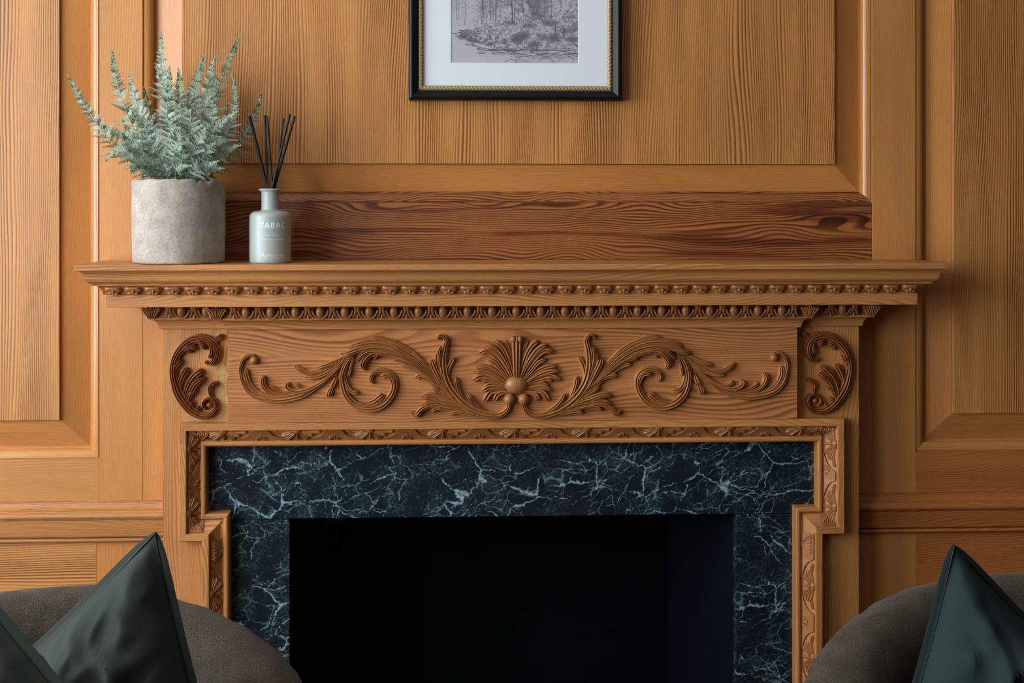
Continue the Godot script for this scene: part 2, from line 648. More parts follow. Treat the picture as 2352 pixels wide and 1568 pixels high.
func print_picture() -> ImageTexture:
	var w := 768
	var h := 960
	var ink := Ink.new(w, h)
	var rng := ink.rng
	# the lower part follows the drawing: coordinates are picture pixels from the lower left, y up
	var P := func(x: float, y: float) -> Vector2:
		return Vector2(x * w / 290.0, h - y * w / 290.0)
	var hill := noise(FastNoiseLite.TYPE_SIMPLEX_SMOOTH, 0.09, 2, 17)
	# distant bank, bushes and bare trees on the left
	for j in 260:
		var x := rng.randf_range(4, 62)
		var top := 60.0 + x * 1.15
		var y := rng.randf_range(82, maxf(90.0, 70.0 + top))
		var p: Vector2 = P.call(x, y)
		ink.line(p, p + Vector2(rng.randf_range(-8, 8), rng.randf_range(-9, 5)), rng.randf_range(0.25, 0.6), 0.8, 2.0)
	for j in 9:
		ink.tree(P.call(rng.randf_range(12, 120), rng.randf_range(84, 100)), rng.randf_range(110, 250), 0.55, 1.6)
	for j in 22:
		ink.tree(P.call(rng.randf_range(60, 285), rng.randf_range(92, 128)), rng.randf_range(120, 330), 0.55, 1.9)
	# leafy masses above the bank
	for j in 3600:
		var x := rng.randf_range(46, 290)
		var y := rng.randf_range(84, 320.0)
		var edge := 96.0 + (x - 40.0) * 1.1
		if y > edge or hill.get_noise_2d(x * 0.9 + 200.0, y * 0.9) > 0.22:
			continue
		var p: Vector2 = P.call(x, y)
		var a := rng.randf_range(-0.5, 1.2)
		ink.line(p, p + Vector2(cos(a), sin(a)) * rng.randf_range(5, 15), rng.randf_range(0.3, 0.75), rng.randf_range(0.7, 1.6), 2.0)
	for j in 46:
		var x := rng.randf_range(90, 288)
		ink.wash(P.call(x, rng.randf_range(96, 150)), rng.randf_range(8, 26), rng.randf_range(6, 22), rng.randf_range(0.2, 0.5))
	ink.tree(P.call(139, 90), 420, 0.92, 3.2)
	ink.conifer(P.call(195, 104), 330, 0.8)
	ink.conifer(P.call(236, 60), 90, 0.6)
	ink.conifer(P.call(255, 62), 70, 0.55)
	ink.line(P.call(115, 88), P.call(131, 105), 0.85, 2.2, 0.5)
	ink.line(P.call(255, 106), P.call(276, 135), 0.6, 1.8, 0.5)
	# mossy boulders: tufts of short hooked strokes below the bank line
	for j in 5200:
		var x := rng.randf_range(22, 289)
		var top := 62.0 + minf(x, 140.0) * 0.33 + maxf(0.0, x - 140.0) * 0.12
		var bot := 58.0 - minf(maxf(0.0, x - 22.0), 80.0) * 0.30
		var y := rng.randf_range(bot, top)
		var p: Vector2 = P.call(x, y)
		var dark := 0.34 + 0.55 * clampf((top - y) / (top - bot + 1.0), 0.0, 1.0)
		var lump := hill.get_noise_2d(x * 0.8, y * 1.5) + 0.5 * hill.get_noise_2d(x * 2.2 + 50.0, y * 3.0)
		if lump > 0.18:
			continue
		if lump > 0.0:
			dark *= 0.55
		var a := rng.randf_range(0.1, 1.5) * (1.0 if rng.randf() < 0.7 else -1.0)
		ink.line(p, p + Vector2(cos(a), sin(a)) * rng.randf_range(4, 13), dark, rng.randf_range(0.7, 1.7), 2.2)
	for b in [[26, 60, 12, 8, 0.8], [45, 54, 14, 7, 0.75], [52, 48, 10, 6, 0.5], [90, 46, 16, 6, 0.45], [120, 50, 14, 7, 0.5], [150, 56, 22, 13, 0.85], [165, 64, 20, 12, 0.75], [188, 44, 20, 9, 0.75], [205, 60, 14, 10, 0.5], [232, 58, 22, 14, 0.7], [275, 56, 22, 8, 0.8], [262, 76, 24, 10, 0.55], [282, 84, 12, 12, 0.5], [225, 92, 22, 10, 0.6], [180, 86, 18, 8, 0.6], [135, 92, 16, 6, 0.6]]:
		ink.wash(P.call(b[0], b[1]), b[2] * 2.6, b[3] * 2.6, b[4])
	# water: shore line and reflections
	for j in 420:
		var x := rng.randf_range(58, 289)
		var y := rng.randf_range(14, 34) if rng.randf() < 0.75 else rng.randf_range(2, 20)
		if y < 18.0 and x < 130.0:
			continue
		var k := 0.6 if y > 20.0 else 0.28
		var p: Vector2 = P.call(x, y)
		ink.line(p, p + Vector2(rng.randf_range(14, 52), rng.randf_range(-3, 3)), k * rng.randf_range(0.4, 1.0), rng.randf_range(0.8, 2.2), 1.0)
	for s in [[34, 44, 50, 40], [48, 41, 88, 32], [60, 32, 110, 28], [86, 31, 190, 30], [180, 30, 262, 30], [250, 30, 287, 22], [6, 67, 40, 74], [12, 62, 30, 61], [20, 75, 46, 75]]:
		ink.line(P.call(s[0], s[1]), P.call(s[2], s[3]), 0.75, 3.0, 2.0)
	for b in [[135, 4, 14], [160, 7, 12], [214, 8, 16], [236, 14, 9], [262, 10, 16], [276, 22, 10], [178, 18, 7]]:
		var last := Vector2.ZERO
		for q in 13:
			var a := PI * q / 12.0
			var e: Vector2 = P.call(b[0] - cos(a) * b[2], b[1] - 3.0 + sin(a) * b[2] * 0.55)
			if q > 0:
				ink.line(last, e, 0.75, 1.5, 0.6)
			last = e
	var paper := noise(FastNoiseLite.TYPE_SIMPLEX, 0.03, 3, 11)
	var row := func(y: int) -> PackedByteArray:
		var out := PackedByteArray()
		out.resize(w * 3)
		for x in w:
			var k: float = ink.a[y * w + x] * 0.94
			var g := 1.0 + 0.02 * paper.get_noise_2d(x, y)
			out[x * 3] = clampi(int(lerpf(0.76 * g, 0.23, k) * 255.0), 0, 255)
			out[x * 3 + 1] = clampi(int(lerpf(0.735 * g, 0.215, k) * 255.0), 0, 255)
			out[x * 3 + 2] = clampi(int(lerpf(0.785 * g, 0.255, k) * 255.0), 0, 255)
		return out
	return paint(w, h, row)


func mat(called: String, color: Color, rough: float, tex: Texture2D = null, size := Vector2.ONE, bump := 0.0, spec := 0.5) -> StandardMaterial3D:
	var m := StandardMaterial3D.new()
	m.resource_name = called
	m.albedo_color = color
	m.roughness = rough
	m.metallic_specular = spec
	if tex:
		m.albedo_texture = tex
		m.uv1_scale = Vector3(1.0 / size.x, 1.0 / size.y, 1.0)
		if bump != 0.0:
			m.heightmap_enabled = true
			m.heightmap_texture = tex
			m.heightmap_scale = bump
	M[called] = m
	return m


func materials() -> void:
	var honey := Color(0.80, 0.565, 0.335)
	var t_panel := wood(2048, 512, Vector2(1.4, 1.5), {"seed": 3, "early": Color(0.80, 0.555, 0.305), "late": Color(0.43, 0.225, 0.085), "period": 0.0050, "amp": 0.024, "fx": 3.0, "fy": 0.7, "contrast": 0.70, "fibre": 0.05, "patch": 0.07, "vary": 0.55})
	var t_fine := wood(768, 768, Vector2(0.5, 3.2), {"seed": 21, "early": Color(0.775, 0.53, 0.29), "late": Color(0.67, 0.425, 0.21), "period": 0.0042, "amp": 0.022, "fx": 5.0, "fy": 0.7, "contrast": 0.45, "fibre": 0.06, "patch": 0.08, "vary": 0.7})
	var t_flame := wood(384, 1536, Vector2(0.26, 1.6), {"seed": 36, "early": Color(0.66, 0.41, 0.205), "late": Color(0.34, 0.155, 0.07), "period": 0.0056, "amp": 0.026, "fx": 8.0, "fy": 2.6, "contrast": 0.9, "fibre": 0.07, "patch": 0.10, "vary": 0.4, "red": 0.75})
	var t_tablet := wood(384, 1280, Vector2(0.26, 1.4), {"seed": 52, "early": Color(0.755, 0.50, 0.29), "late": Color(0.50, 0.275, 0.14), "period": 0.0070, "amp": 0.042, "fx": 4.5, "fy": 1.1, "contrast": 0.55, "fibre": 0.06, "patch": 0.08, "vary": 0.6, "red": 0.15})
	var t_mantel := wood(384, 1024, Vector2(0.26, 1.7), {"seed": 64, "early": Color(0.765, 0.52, 0.295), "late": Color(0.58, 0.355, 0.18), "period": 0.0050, "amp": 0.030, "fx": 5.0, "fy": 1.6, "contrast": 0.6, "fibre": 0.07, "patch": 0.10, "vary": 0.8})
	mat("pine_panel", Color(1, 1, 1), 0.40, t_panel, Vector2(1.4, 1.5), 0.006)
	mat("pine_fine", Color(1, 1, 1), 0.40, t_fine, Vector2(0.5, 3.2), 0.006)
	mat("pine_fine_warm", Color(1.0, 0.97, 0.93), 0.40, t_fine, Vector2(0.5, 3.2), 0.006)
	mat("pine_flame", Color(1, 1, 1), 0.42, t_flame, Vector2(0.26, 1.6), 0.007)
	mat("pine_tablet", Color(1, 1, 1), 0.42, t_tablet, Vector2(0.26, 1.4), 0.008)
	mat("pine_mantel", Color(1, 1, 1), 0.42, t_mantel, Vector2(0.26, 1.7), 0.008)
	mat("pine_gloss", Color(1, 1, 1), 0.24, t_fine, Vector2(0.5, 3.2), 0.004)
	mat("carving", Color(0.90, 0.88, 0.875), 0.38, t_mantel, Vector2(0.26, 1.7), 0.008)
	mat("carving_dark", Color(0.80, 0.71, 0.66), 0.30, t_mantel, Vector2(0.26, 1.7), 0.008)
	mat("marble", Color(1, 1, 1), 0.26, marble(2048, 768, Vector2(1.3, 0.4875)), Vector2(1.3, 0.4875))
	mat("soot", Color(0.020, 0.026, 0.036), 0.6, null, Vector2.ONE, 0.0, 0.2)
	mat("iron", Color(0.020, 0.046, 0.080), 0.45, null, Vector2.ONE, 0.0, 0.4)
	mat("pine_red_shaded", Color(0.95, 0.86, 0.78), 0.42, t_mantel, Vector2(0.26, 1.7), 0.008)  # slightly redder pine; shade of the right-hand side is also put into this tint
	mat("boucle", Color(0.72, 0.69, 0.65), 0.95, boucle(768, 768), Vector2(0.42, 0.42), 0.16, 0.2)
	M.boucle.rim_enabled = true
	M.boucle.rim = 0.25
	M.boucle.rim_tint = 0.5
	mat("linen", Color(0.225, 0.245, 0.225), 1.0, null, Vector2.ONE, 0.0, 0.05)
	mat("linen_teal", Color(0.175, 0.225, 0.220), 1.0, null, Vector2.ONE, 0.0, 0.05)
	var weave := grey_noise(512, 512, noise(FastNoiseLite.TYPE_SIMPLEX, 0.35, 2, 41), noise(FastNoiseLite.TYPE_SIMPLEX, 0.06, 2, 43), 0.35, 0.0, 1.0, 1.0, 0.6)
	for k in ["linen", "linen_teal"]:
		M[k].heightmap_enabled = true
		M[k].heightmap_texture = weave
		M[k].heightmap_scale = 0.02
		M[k].uv1_scale = Vector3(5.0, 5.0, 1.0)
		M[k].rim_enabled = true
		M[k].rim = 0.15
		M[k].rim_tint = 0.6
	mat("plaster", Color(0.855, 0.83, 0.815), 0.95, plaster(768, 512), Vector2(0.36, 0.24), 0.10, 0.2)
	mat("earth", Color(0.12, 0.09, 0.06), 1.0)
	mat("frond", Color(1, 1, 1), 0.7, null, Vector2.ONE, 0.0, 0.3)
	M.frond.vertex_color_use_as_albedo = true
	M.frond.backlight_enabled = true
	M.frond.backlight = Color(0.30, 0.34, 0.30)
	mat("bottle", Color(0.665, 0.70, 0.675), 0.36)
	mat("lettering", Color(0.93, 0.95, 0.96), 0.5)
	mat("reed", Color(0.035, 0.035, 0.045), 0.6)
	mat("ebony", Color(0.032, 0.035, 0.045), 0.42, null, Vector2.ONE, 0.0, 0.4)
	mat("gilt", Color(0.66, 0.55, 0.40), 0.45)
	M.gilt.metallic = 0.25
	mat("mount", Color(0.935, 0.955, 0.97), 0.9)
	mat("print", Color(1, 1, 1), 0.85, print_picture(), Vector2.ONE, 0.0, 0.3)
	mat("pane", Color(1, 1, 1, 0.04), 0.03)
	M.pane.transparency = BaseMaterial3D.TRANSPARENCY_ALPHA
	mat("white_paint", Color(0.86, 0.86, 0.84), 0.6)
	mat("brick", Color(0.42, 0.28, 0.22), 0.9)
	mat("wall_paint", Color(0.36, 0.33, 0.29), 0.85)
	mat("floor_oak", Color(0.46, 0.40, 0.34), 0.5, t_fine, Vector2(0.5, 3.2))
	mat("leg_wood", Color(0.14, 0.09, 0.06), 0.5)
	mat("gesso", Color(0.86, 0.70, 0.46), 0.9, plaster(256, 256), Vector2(0.12, 0.12), 0.06)
# carved frieze, millimetres on the tablet from the shell's middle: [points, width or widths, height]
const FRIEZE_STEMS = [
	[[-326.9,35.2,-342.8,19.3,-361.2,0.1,-385.4,-18.2,-409.6,-33.2,-434.6,-41.4,-458.8,-44.6,-487.9,-41,-511.1,-31.7,-523.6,-17.3,-530.2,1.1,-531.9,18.7,-526.1,33.8,-515.3,40.4,-504.5,38.7], [6.6,10,11.6,14.1,16.6,18.3,18.3,17.4,14.9,12.4,10,8.3,8.3,8.3,7.5], 7],
	[[-315.2,41,-325.2,30.1,-332.8,15.9,-337,-1.7,-334.4,-22.7,-326.1,-42.1,-308.5,-57.4,-285.1,-63.4,-260.8,-56.9,-244,-40.2,-236.4,-20,-239.8,-2.3,-253.2,7.9,-269.2,8.8,-279.2,2.1,-281.7,-7.1,-276.7,-13.9], [7.5,10.8,12.4,13.3,14.9,16.6,18.3,19.1,17.4,14.9,13.3,13.3,13.3,12.4,10.8,9.1,7.5], 8],
	[[-14,-56.1,-19.1,-68.7,-30.9,-77.1,-47.8,-78.6,-70.6,-73.4,-93.4,-62.3,-113.7,-46.1,-128.8,-27.4,-138.1,-8,-142.3,14.8,-142.3,35.9,-138.9,54.4,-136.4,67.1,-141.5,75.5,-149.9,75.6,-152.4,69.7], [10,12.4,14.1,16.6,18.3,19.9,20.8,20.8,19.9,18.3,15.8,13.3,10.8,9.1,8.3,6.6], 9],
]
const FRIEZE_LEAVES = [
	[[-455.4,-41.2,-479.6,-38.6,-502,-30,-516.1,-14,-521.1,2.7,-520.3,15.3], 10, 6],
	[[-426.3,-36.4,-455.4,-36.2,-474.6,-31.1,-486.2,-20.1,-489.5,-7.5,-486.2,1.7], 9.1, 7],
	[[-435.4,-34.7,-454.6,-30.4,-465.4,-25.2,-474.6,-17.6], 5.8, 6],
	[[-342,18.5,-358.7,3.5,-377.1,-11.6,-397.9,-23.2,-420.4,-29.7,-436.3,-26.3,-443.8,-17.8,-438.8,-12.8], 8.3, 7],
	[[-392.1,-19.9,-408.8,-23.1,-418.8,-20.5,-425.4,-13.8], 5.8, 7],
	[[-325.2,38.5,-348.7,23.6,-366.2,13.6,-382.9,7.8,-401.3,6.2,-417.1,12.2,-428.8,21.5], 9.1, 7],
	[[-328.6,38.6,-348.7,29.4,-366.2,22,-384.6,17], 7.5, 6],
	[[-333.6,30.2,-352,15.2,-371.2,3.5,-390.4,-2.2,-408.8,-2.1], 7.5, 6],
	[[-331.9,1.6,-326.9,-18.6,-316.9,-31.3,-305.2,-31.3], 8.3, 8],
	[[-312.7,-54,-295.1,-55.8,-277.5,-51.7,-265,-42.5,-258.3,-35.9], 12.4, 8],
	[[-239,-24.2,-241.5,-9.9,-249.9,1.1,-264.1,-2.2], 8.3, 8],
	[[-315.2,36.8,-320.2,20,-322.7,8.3,-325.2,-3.5], 5, 5],
	[[-145.7,-18.1,-171.8,14.1,-201.2,43.8,-239,64.2,-268.3,71.1,-286.7,68.6], 9.1, 7],
	[[-147.3,-18,-176,12.5,-206.2,39.6,-237.3,57.4,-270.8,64.3,-301.8,62,-325.2,53.7], 10.8, 8],
	[[-150.7,-18,-181,10.8,-209.6,34.6,-237.3,49.9,-270.8,55.9,-304.3,51,-327.8,42.8,-339.5,43.7], 10.8, 9],
	[[-157.4,-14.6,-186.9,10.8,-216.3,31.2,-245.7,43.2,-275,48.4,-296,43.4,-309.4,28.4], 9.1, 9],
	[[-165.9,-7.8,-195.3,15.1,-224.7,33,-254.1,43.2,-276.7,44.2,-290.1,35.8,-297.6,21.6,-290.9,10.6], 10.8, 10],
	[[-224.7,31.3,-249.9,40.7,-268.3,41.6,-276.7,31.6], 6.6, 6],
	[[-167.5,-7.8,-191.1,12.6,-212.1,25.3,-228.9,33,-237.3,28.8], 10, 7],
	[[-170.1,-9.5,-195.3,9.2,-212.1,17.7,-223.9,20.3], 7.5, 5],
	[[-154.1,-4.5,-178.5,22.6,-193.6,37.8,-204.5,47.2], 7.5, 6],
	[[-123.8,-35.9,-140.6,-6.3,-149,23.3,-149.9,42.7,-145.7,56.1], 9.1, 9],
	[[-132.2,-24.9,-149,6.4,-154.9,27.5,-154.1,45.2], 7.5, 7],
	[[-123.8,-44.3,-142.3,-18.9,-154.9,6.4,-161.7,20.8,-164.2,30.9], 11.6, 8],
	[[-132.2,-16.5,-133,6.3,-129.7,20.6,-120.4,34.9], 8.3, 6],
	[[-94.3,-63.1,-106.9,-44.5,-115.3,-23.3,-118.7,-3], 9.1, 7],
	[[-43.6,-77,-68.9,-67.5,-85.8,-52.2,-94.3,-36.9], 9.1, 8],
	[[-123.8,-38.4,-147.3,-19.7,-170.1,-6.1,-186.9,-0.9,-195.3,-5.9], 10, 6],
	[[-119.6,-44.4,-136.4,-29.1,-153.2,-18,-169.2,-13.7], 9.1, 7],
	[[-106.9,-57.1,-128,-45.2,-149,-33.2,-162.5,-21.3], 9.1, 7],
	[[-111.1,-52.9,-132.2,-40.1,-152.4,-28.1], 6.6, 6],
	[[-81.6,-72.5,-115.3,-57.1,-149,-45,-170.1,-39,-185.2,-42.2], 10.8, 8],
	[[-73.2,-74.2,-106.9,-63.9,-140.6,-54.3,-165.9,-51.6,-186,-59.1], 10.8, 8],
	[[-73.2,-76.8,-106.9,-68.9,-140.6,-61.1,-165.9,-58.4,-184.4,-65.8,-194.5,-75.9,-204.5,-69.9], 9.1, 9],
	[[-106.9,-69.8,-132.2,-63.7,-153.2,-63.5,-167.5,-70.2], 6.6, 6],
	[[-64.7,-80.2,-94.3,-74.9,-115.3,-70.6,-129.7,-74.7], 7.5, 6],
	[[-345.3,11.8,-351.2,-1.6], 3.3, 4],
	[[-349.5,-3.3,-352,-10.9,-357,-20.9], 8.3, 7],
	[[-356.2,-20.1,-361.2,-30.1,-363.7,-40.2], 10, 7],
]
const SHELL_PETALS = [
	[[-5.5,-8.8,-12.3,18.3,-22.5,45.4,-34.3,60.7,-43.6,64.9], 9.1, 8],
	[[-7.2,-8.8,-19.1,18.3,-34.3,42.1,-47.8,54,-60.5,57.4], 9.1, 8],
	[[-8.9,-10.5,-24.2,15,-41.1,37,-58,47.3,-72.3,42.3], 10, 9],
	[[-12.3,-12.1,-30.9,9.9,-42.8,24.4,-57.1,30.4], 7.5, 6],
	[[-15.7,-12.1,-37.7,4.9,-58,15.2,-79.9,17.8], 8.3, 7],
	[[-17.4,-15.5,-41.1,-1.8,-63,6.8,-83.3,7.7], 8.3, 8],
	[[-17.4,-17.2,-42.8,-6.9,-66.4,-1.7,-85.8,-10.8], 10, 9],
	[[-19.1,-20.5,-41.1,-12,-58,-8.5,-69.8,-12.6], 7.5, 6],
	[[-19.1,-23.9,-39.4,-18.7,-51.2,-17.8,-63,-22.8], 8.3, 7],
	[[-19.1,-27.3,-39.4,-23,-54.6,-23.7,-67.3,-31.2], 8.3, 8],
	[[-15.7,-30.7,-34.3,-29.7,-51.2,-33.9,-63,-51.5], 10.8, 8],
	[[-12.3,-34.1,-25.8,-34,-37.7,-39,-42.8,-50], 9.1, 6],
]
const SHELL_CREST = [
	[[0,-15.6,0,18.2,0,47.8,0,75.7], 14.1, 11],
	[[-3,-7.1,-8.9,20,-14,47,-22.5,67.4], 7.5, 6],
]
const JAMB_STEM = [
	[[20.9,-61.8,15,-55.8,14.2,-48.2,21.7,-40.7,32.6,-40.8,39.3,-48.4,38.5,-59.4,28.4,-71.1,10,-73.5,-10,-62.4,-25.1,-43.8,-35.1,-26.8,-40.9,-8.2,-44.2,11.2,-42.6,27.2,-37.6,42.3,-28.4,55.8,-15.9,67.5,-1.7,74.2,13.4,75.8,28.4,69.9,37.6,58.8,40.1,46.2,35.1,32.7,26.7,27.6,17.5,31.9], [3.3,5,5.8,5.8,6.6,7.5,9.1,10.8,14.1,17.4,19.9,18.3,15.8,14.1,14.1,14.9,16.6,17.4,17.4,17.4,16.6,14.9,13.3,10.8,8.3,5.8], 11],
]
const JAMB_LEAVES = [
	[[33.4,-45,27.6,-32.3,26.7,-19.6,32.6,-12.1,43.5,-10.4], 7.5, 10],
	[[-23.4,-50.5,-18.4,-24.4,-8.4,-3.4,4.2,9.2,14.2,15.1], 11.6, 12],
	[[-16.7,-52.2,-10,-28.7,0,-11.9,17.5,1.5], 10, 11],
	[[-33.4,-20.1,-27.6,0.1,-15.9,20.3], 10.8, 11],
	[[-16.7,-64.9,-15,-43.8,-8.4,-29.5,2.5,-23.7], 7.5, 10],
	[[-8.4,-66.7,-10.9,-56.5,-5,-44.7], 6.6, 9],
	[[1.7,-73.5,1.7,-65,6.7,-54.9], 5.8, 8],
	[[-39.2,30.5,-28.4,50.7,-13.4,61.6,1.7,55.6], 9.1, 11],
	[[-43.4,5.3,-40.1,22.1,-27.6,36.4], 9.1, 11],
	[[-8.4,71.7,10,69.9,19.2,54.7], 9.1, 12],
	[[12.5,75,28.4,62.3,30.9,46.2,24.2,38.6], 9.1, 12],
	[[25.1,69,38.5,74,52.7,83.3], 8.3, 8],
	[[-25.1,52.4,-16.7,57.4,-8.4,48.9], 6.6, 10],
]
# ---------------------------------------------------------------- the scene
func _ready() -> void:
	seed(20240)
	# camera: eye 1.31 m up, level, turned a little to the right; the lens is shifted down
	var cam := Camera3D.new()
	cam.name = "camera"
	cam.position = Vector3(-0.11615, 1.31, 2.625)
	cam.rotation.y = -atan(0.046)
	var near := 0.05
	cam.set_frustum(2.0 * 784.0 / 3000.0 * near, Vector2(0, -314.0 / 3000.0 * near), near, 60.0)
	add_child(cam)
	cam.current = true
	# overcast daylight outside
	var sky := ProceduralSkyMaterial.new()
	sky.sky_top_color = Color(0.72, 0.78, 0.86)
	sky.sky_horizon_color = Color(0.80, 0.84, 0.88)
	sky.ground_horizon_color = Color(0.42, 0.42, 0.40)
	sky.ground_bottom_color = Color(0.32, 0.32, 0.30)
	sky.sky_energy_multiplier = 1.0
	var env := Environment.new()
	env.background_mode = Environment.BG_SKY
	env.sky = Sky.new()
	env.sky.sky_material = sky
	env.tonemap_mode = Environment.TONE_MAPPER_LINEAR
	env.tonemap_exposure = 1.0
	env.sdfgi_enabled = true
	env.ssao_enabled = true
	env.ssil_enabled = true
	var we := WorldEnvironment.new()
	we.name = "daylight"
	we.environment = env
	add_child(we)
	# the daylight that comes in by the two windows, spread over their panes
	for z: float in [1.20, 2.80]:
		var sun := AreaLight3D.new()
		sun.name = "window_daylight"
		sun.area_size = Vector2(1.16, 1.72)
		sun.position = Vector3(-2.19, 1.56, z)
		sun.rotation.y = -PI / 2
		sun.light_color = Color(0.93, 0.97, 1.0)
		sun.light_energy = 7.2 if z < 2.0 else 6.3
		sun.shadow_enabled = true
		add_child(sun, true)

	materials()
	room()
	chimney_wall()
	mantelpiece()
	marble_slips()
	firebox()
	picture()
	fern()
	diffuser()
	chairs()


# ---------------------------------------------------------------- room
func room() -> void:
	var fl := structure("floor", "oak board floor of the panelled room", "floor")
	for k in 36:
		var x := -2.35 + k * 0.19
		put("plank", board_mesh(x, x + 0.188, 0, 5.9, -0.03, 0.0, "y", 0.001, Vector2(k * 0.37, k * 0.61)), M.floor_oak, fl).transform = Transform3D(Basis(Vector3(1, 0, 0), Vector3(0, 0, 1), Vector3(0, 1, 0)), Vector3(0, 0, -0.2))
	put("subfloor", board_mesh(-2.5, 4.6, -0.16, -0.035, -0.4, 6.0, "x"), M.brick, fl)
	var ce := structure("ceiling", "white plaster ceiling of the panelled room", "ceiling")
	put("plaster", board_mesh(-2.5, 4.6, 2.6, 2.72, -0.4, 6.0, "x"), M.white_paint, ce)
	var wr := structure("wall_right", "dark painted side wall opposite the windows", "wall")
	put("plaster", board_mesh(4.30, 4.42, 0, 2.6, -0.4, 5.82, "y"), M.wall_paint, wr)
	var wf := structure("wall_front", "dark painted wall behind the camera", "wall")
	put("plaster", board_mesh(-2.35, 4.42, 0, 2.6, 5.7, 5.82, "y"), M.wall_paint, wf)
	var wl := structure("wall_left", "side wall with two tall windows near the fireplace", "wall")
	for z in [[-0.2, 0.60], [1.80, 2.20], [3.40, 5.82]]:
		put("boarding", board_mesh(-2.35, -2.23, 0, 2.6, z[0], z[1], "y"), M.pine_fine, wl)
	for k in 2:
		var z0 := 0.60 + 1.6 * k
		put("boarding", board_mesh(-2.35, -2.23, 0, 0.68, z0, z0 + 1.2, "x"), M.pine_fine, wl)
		put("boarding", board_mesh(-2.35, -2.23, 2.44, 2.6, z0, z0 + 1.2, "x"), M.pine_fine, wl)
		var wi := structure("window_%d" % (k + 1), ["white sash window in the side wall next to the fireplace", "white sash window in the side wall further from the fireplace"][k], "window")
		for y in [0.68, 1.53, 2.395]:
			put("rail", board_mesh(-2.32, -2.26, y, y + 0.045, z0, z0 + 1.2, "z", 0.003), M.white_paint, wi)
		for q in [0.0, 0.5775, 1.155]:
			put("glazing_bar", board_mesh(-2.32, -2.26, 0.68, 2.44, z0 + q, z0 + q + 0.045, "y", 0.003), M.white_paint, wi)
		for y in [[0.725, 1.53], [1.575, 2.395]]:
			for q in [[0.045, 0.5775], [0.6225, 1.155]]:
				put("pane", board_mesh(-2.292, -2.288, y[0], y[1], z0 + q[0], z0 + q[1], "y", 0.0005), M.pane, wi)
		put("sill", board_mesh(-2.36, -2.17, 0.64, 0.68, z0 - 0.03, z0 + 1.23, "z", 0.004), M.white_paint, wi)


const FACE := [Vector3.ZERO, Vector3.RIGHT, Vector3.UP, Vector3.BACK]


func fielded(parent: Node3D, x0: float, x1: float, y0: float, y1: float, off: Vector2) -> void:
	var path := PackedVector2Array([Vector2(x0, y0), Vector2(x1, y0), Vector2(x1, y1), Vector2(x0, y1)])
	var mp := prof([Vector2(0, 0), Vector2(0.0008, -0.0035), Vector2(0.0025, -0.0035), arc_prof(Vector2(0.0025, -0.0125), 0.016, 0.011, 90, 0, 8), Vector2(0.0186, -0.020), Vector2(0.0225, -0.020)])
	var bp := PackedVector2Array([Vector2(0.0225, -0.020), Vector2(0.0768, -0.0045), Vector2(0.0768, -0.022)])
	for j in 4:
		put("panel_moulding", moulding(path, true, j, mp, FACE, Vector2(j * 0.13 + 0.05, j * 0.4 + 0.8)), M.pine_flame if j == 0 and y0 > 1.0 else M.pine_gloss, parent)
		put("bevel", moulding(path, true, j, bp, FACE, Vector2(0.31 + j * 0.09, j * 0.27) + off), M.pine_fine_warm, parent)
	var i := 0.0775
	put("field_panel", board_mesh(x0 + i, x1 - i, y0 + i, y1 - i, -0.025, 0.002, "y", 0.0006, off), M.pine_panel, parent)


